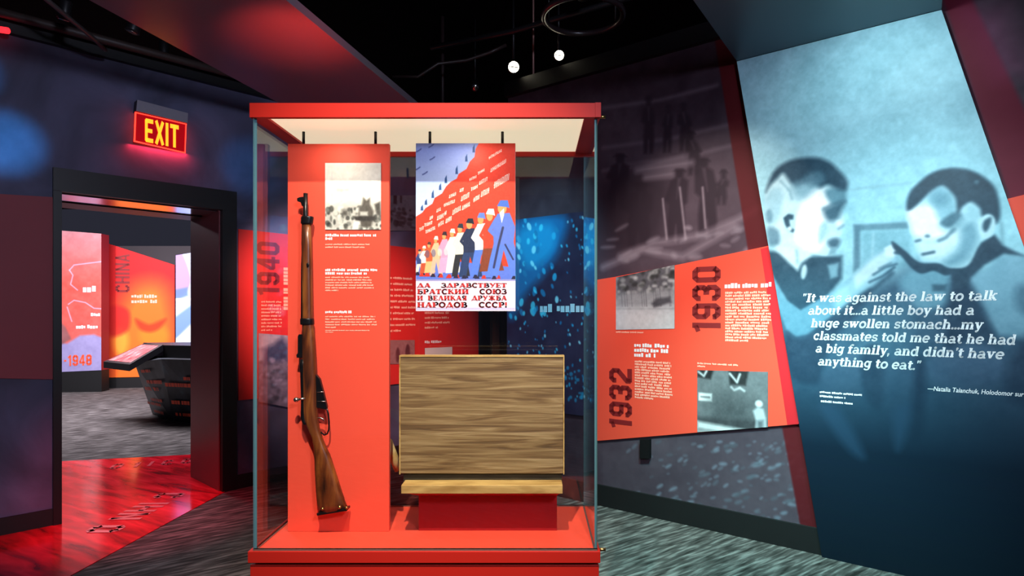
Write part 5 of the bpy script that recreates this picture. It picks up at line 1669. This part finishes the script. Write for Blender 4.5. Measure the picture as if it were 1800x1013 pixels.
fixture('track_spotlight', 'dark spotlight on the slanting pipe at upper left', at(112, 34, 3.9), (-3.3, 4.1, 2.0), 0.035, 0.12, False, M['fixture'])
spot('lamp_beam', LA + Vector((0, -0.02, 0)), (-0.3, 2.3, 2.0), 30, WARM, 50, 0.8, 0.03)
spot('lamp_beam_small', LB + Vector((0, -0.02, 0)), (0.2, 2.3, 2.0), 20, WARM, 50, 0.8, 0.03)


def pipe(name, label, pts, r, m, cat='pipe'):
    return tag(tube(name, pts, r, m, None, 10), label, cat)


pipe('lighting_track', 'black lighting track on the ceiling above the lit spotlights', [(-0.9, 5.45, 3.76), (-0.167, 5.13, 3.76), (0.194, 4.9, 3.76), (1.3, 4.2, 3.76)], 0.022, M['fixture'], 'lighting track')
pipe('conduit', 'bent dark conduit on the ceiling left of the lit spotlights', [at(690, 135, 5.2), at(735, 135, 5.2), at(770, 112, 5.2), at(820, 106, 5.25), at(862, 92, 5.2), at(890, 79, 5.2)], 0.014, mat('conduit_brown', (52, 38, 36), 0.4, var=0.2))
pipe('conduit', 'slanting pale conduit at the upper left corner', [at(60, -20, 3.6), at(90, 6, 3.7), at(165, 68, 4.1), at(185, 88, 4.3)], 0.014, mat('conduit_grey', (84, 80, 80), 0.4, var=0.2))
pipe('conduit', 'brown pipe along the top of the navy wall at upper left', [WL.pt(-0.6, 3.36, 0.12), WL.pt(0.8, 3.36, 0.12), WL.pt(2.6, 3.36, 0.12)], 0.03, mat('pipe_brown', (60, 48, 44), 0.5, var=0.2))
pipe('hanging_post', 'thin dark rod hanging from the ceiling just behind the case', [at(778, 230, 5.6), at(778, 20, 5.6)], 0.016, mat('post_red', (46, 30, 32), 0.5, var=0.1), 'rod')
bm = bmesh.new()
cx_, cy_, cz_ = at(1025, 28, 4.5)
n1, n2 = 48, 10
rg = [[bm.verts.new((cx_ + (0.285 + 0.022 * math.cos(2 * PI * j / n2)) * math.cos(2 * PI * i / n1), cy_ + (0.285 + 0.022 * math.cos(2 * PI * j / n2)) * math.sin(2 * PI * i / n1), cz_ + 0.022 * math.sin(2 * PI * j / n2))) for j in range(n2)] for i in range(n1)]
for i in range(n1):
    for j in range(n2):
        bm.faces.new((rg[i][j], rg[(i + 1) % n1][j], rg[(i + 1) % n1][(j + 1) % n2], rg[i][(j + 1) % n2]))
bmesh.ops.recalc_face_normals(bm, faces=list(bm.faces))
ring = thing('ceiling_ring', 'round black ring hanging from the ceiling above the case', 'ceiling fitting')
done('ring', bm, mat('ring_black', (40, 30, 32), 0.3, var=0.1), ring, True)
for k in range(3):
    a = 2 * PI * k / 3 + 0.5
    tube('hanging_wire', [(cx_ + 0.285 * math.cos(a), cy_ + 0.285 * math.sin(a), cz_), (cx_ + 0.285 * math.cos(a), cy_ + 0.285 * math.sin(a), 4.1)], 0.005, M['fixture'], ring, 6)
tube('stem', [(cx_, cy_, cz_ + 0.12), (cx_, cy_, 4.1)], 0.04, M['fixture'], ring, 14)
bm = bmesh.new()
tube_bm(bm, [at(-14, 50, 4.0) + Vector((0, 0, 0.0)), at(14, 54, 4.0)], 0.02, 10)
rl = done('red_indicator', bm, mat('indicator_glow', (255, 40, 50), 0.4, emit=2.0), None, True)
tag(rl, 'small glowing red lamp at the upper left edge', 'lamp')
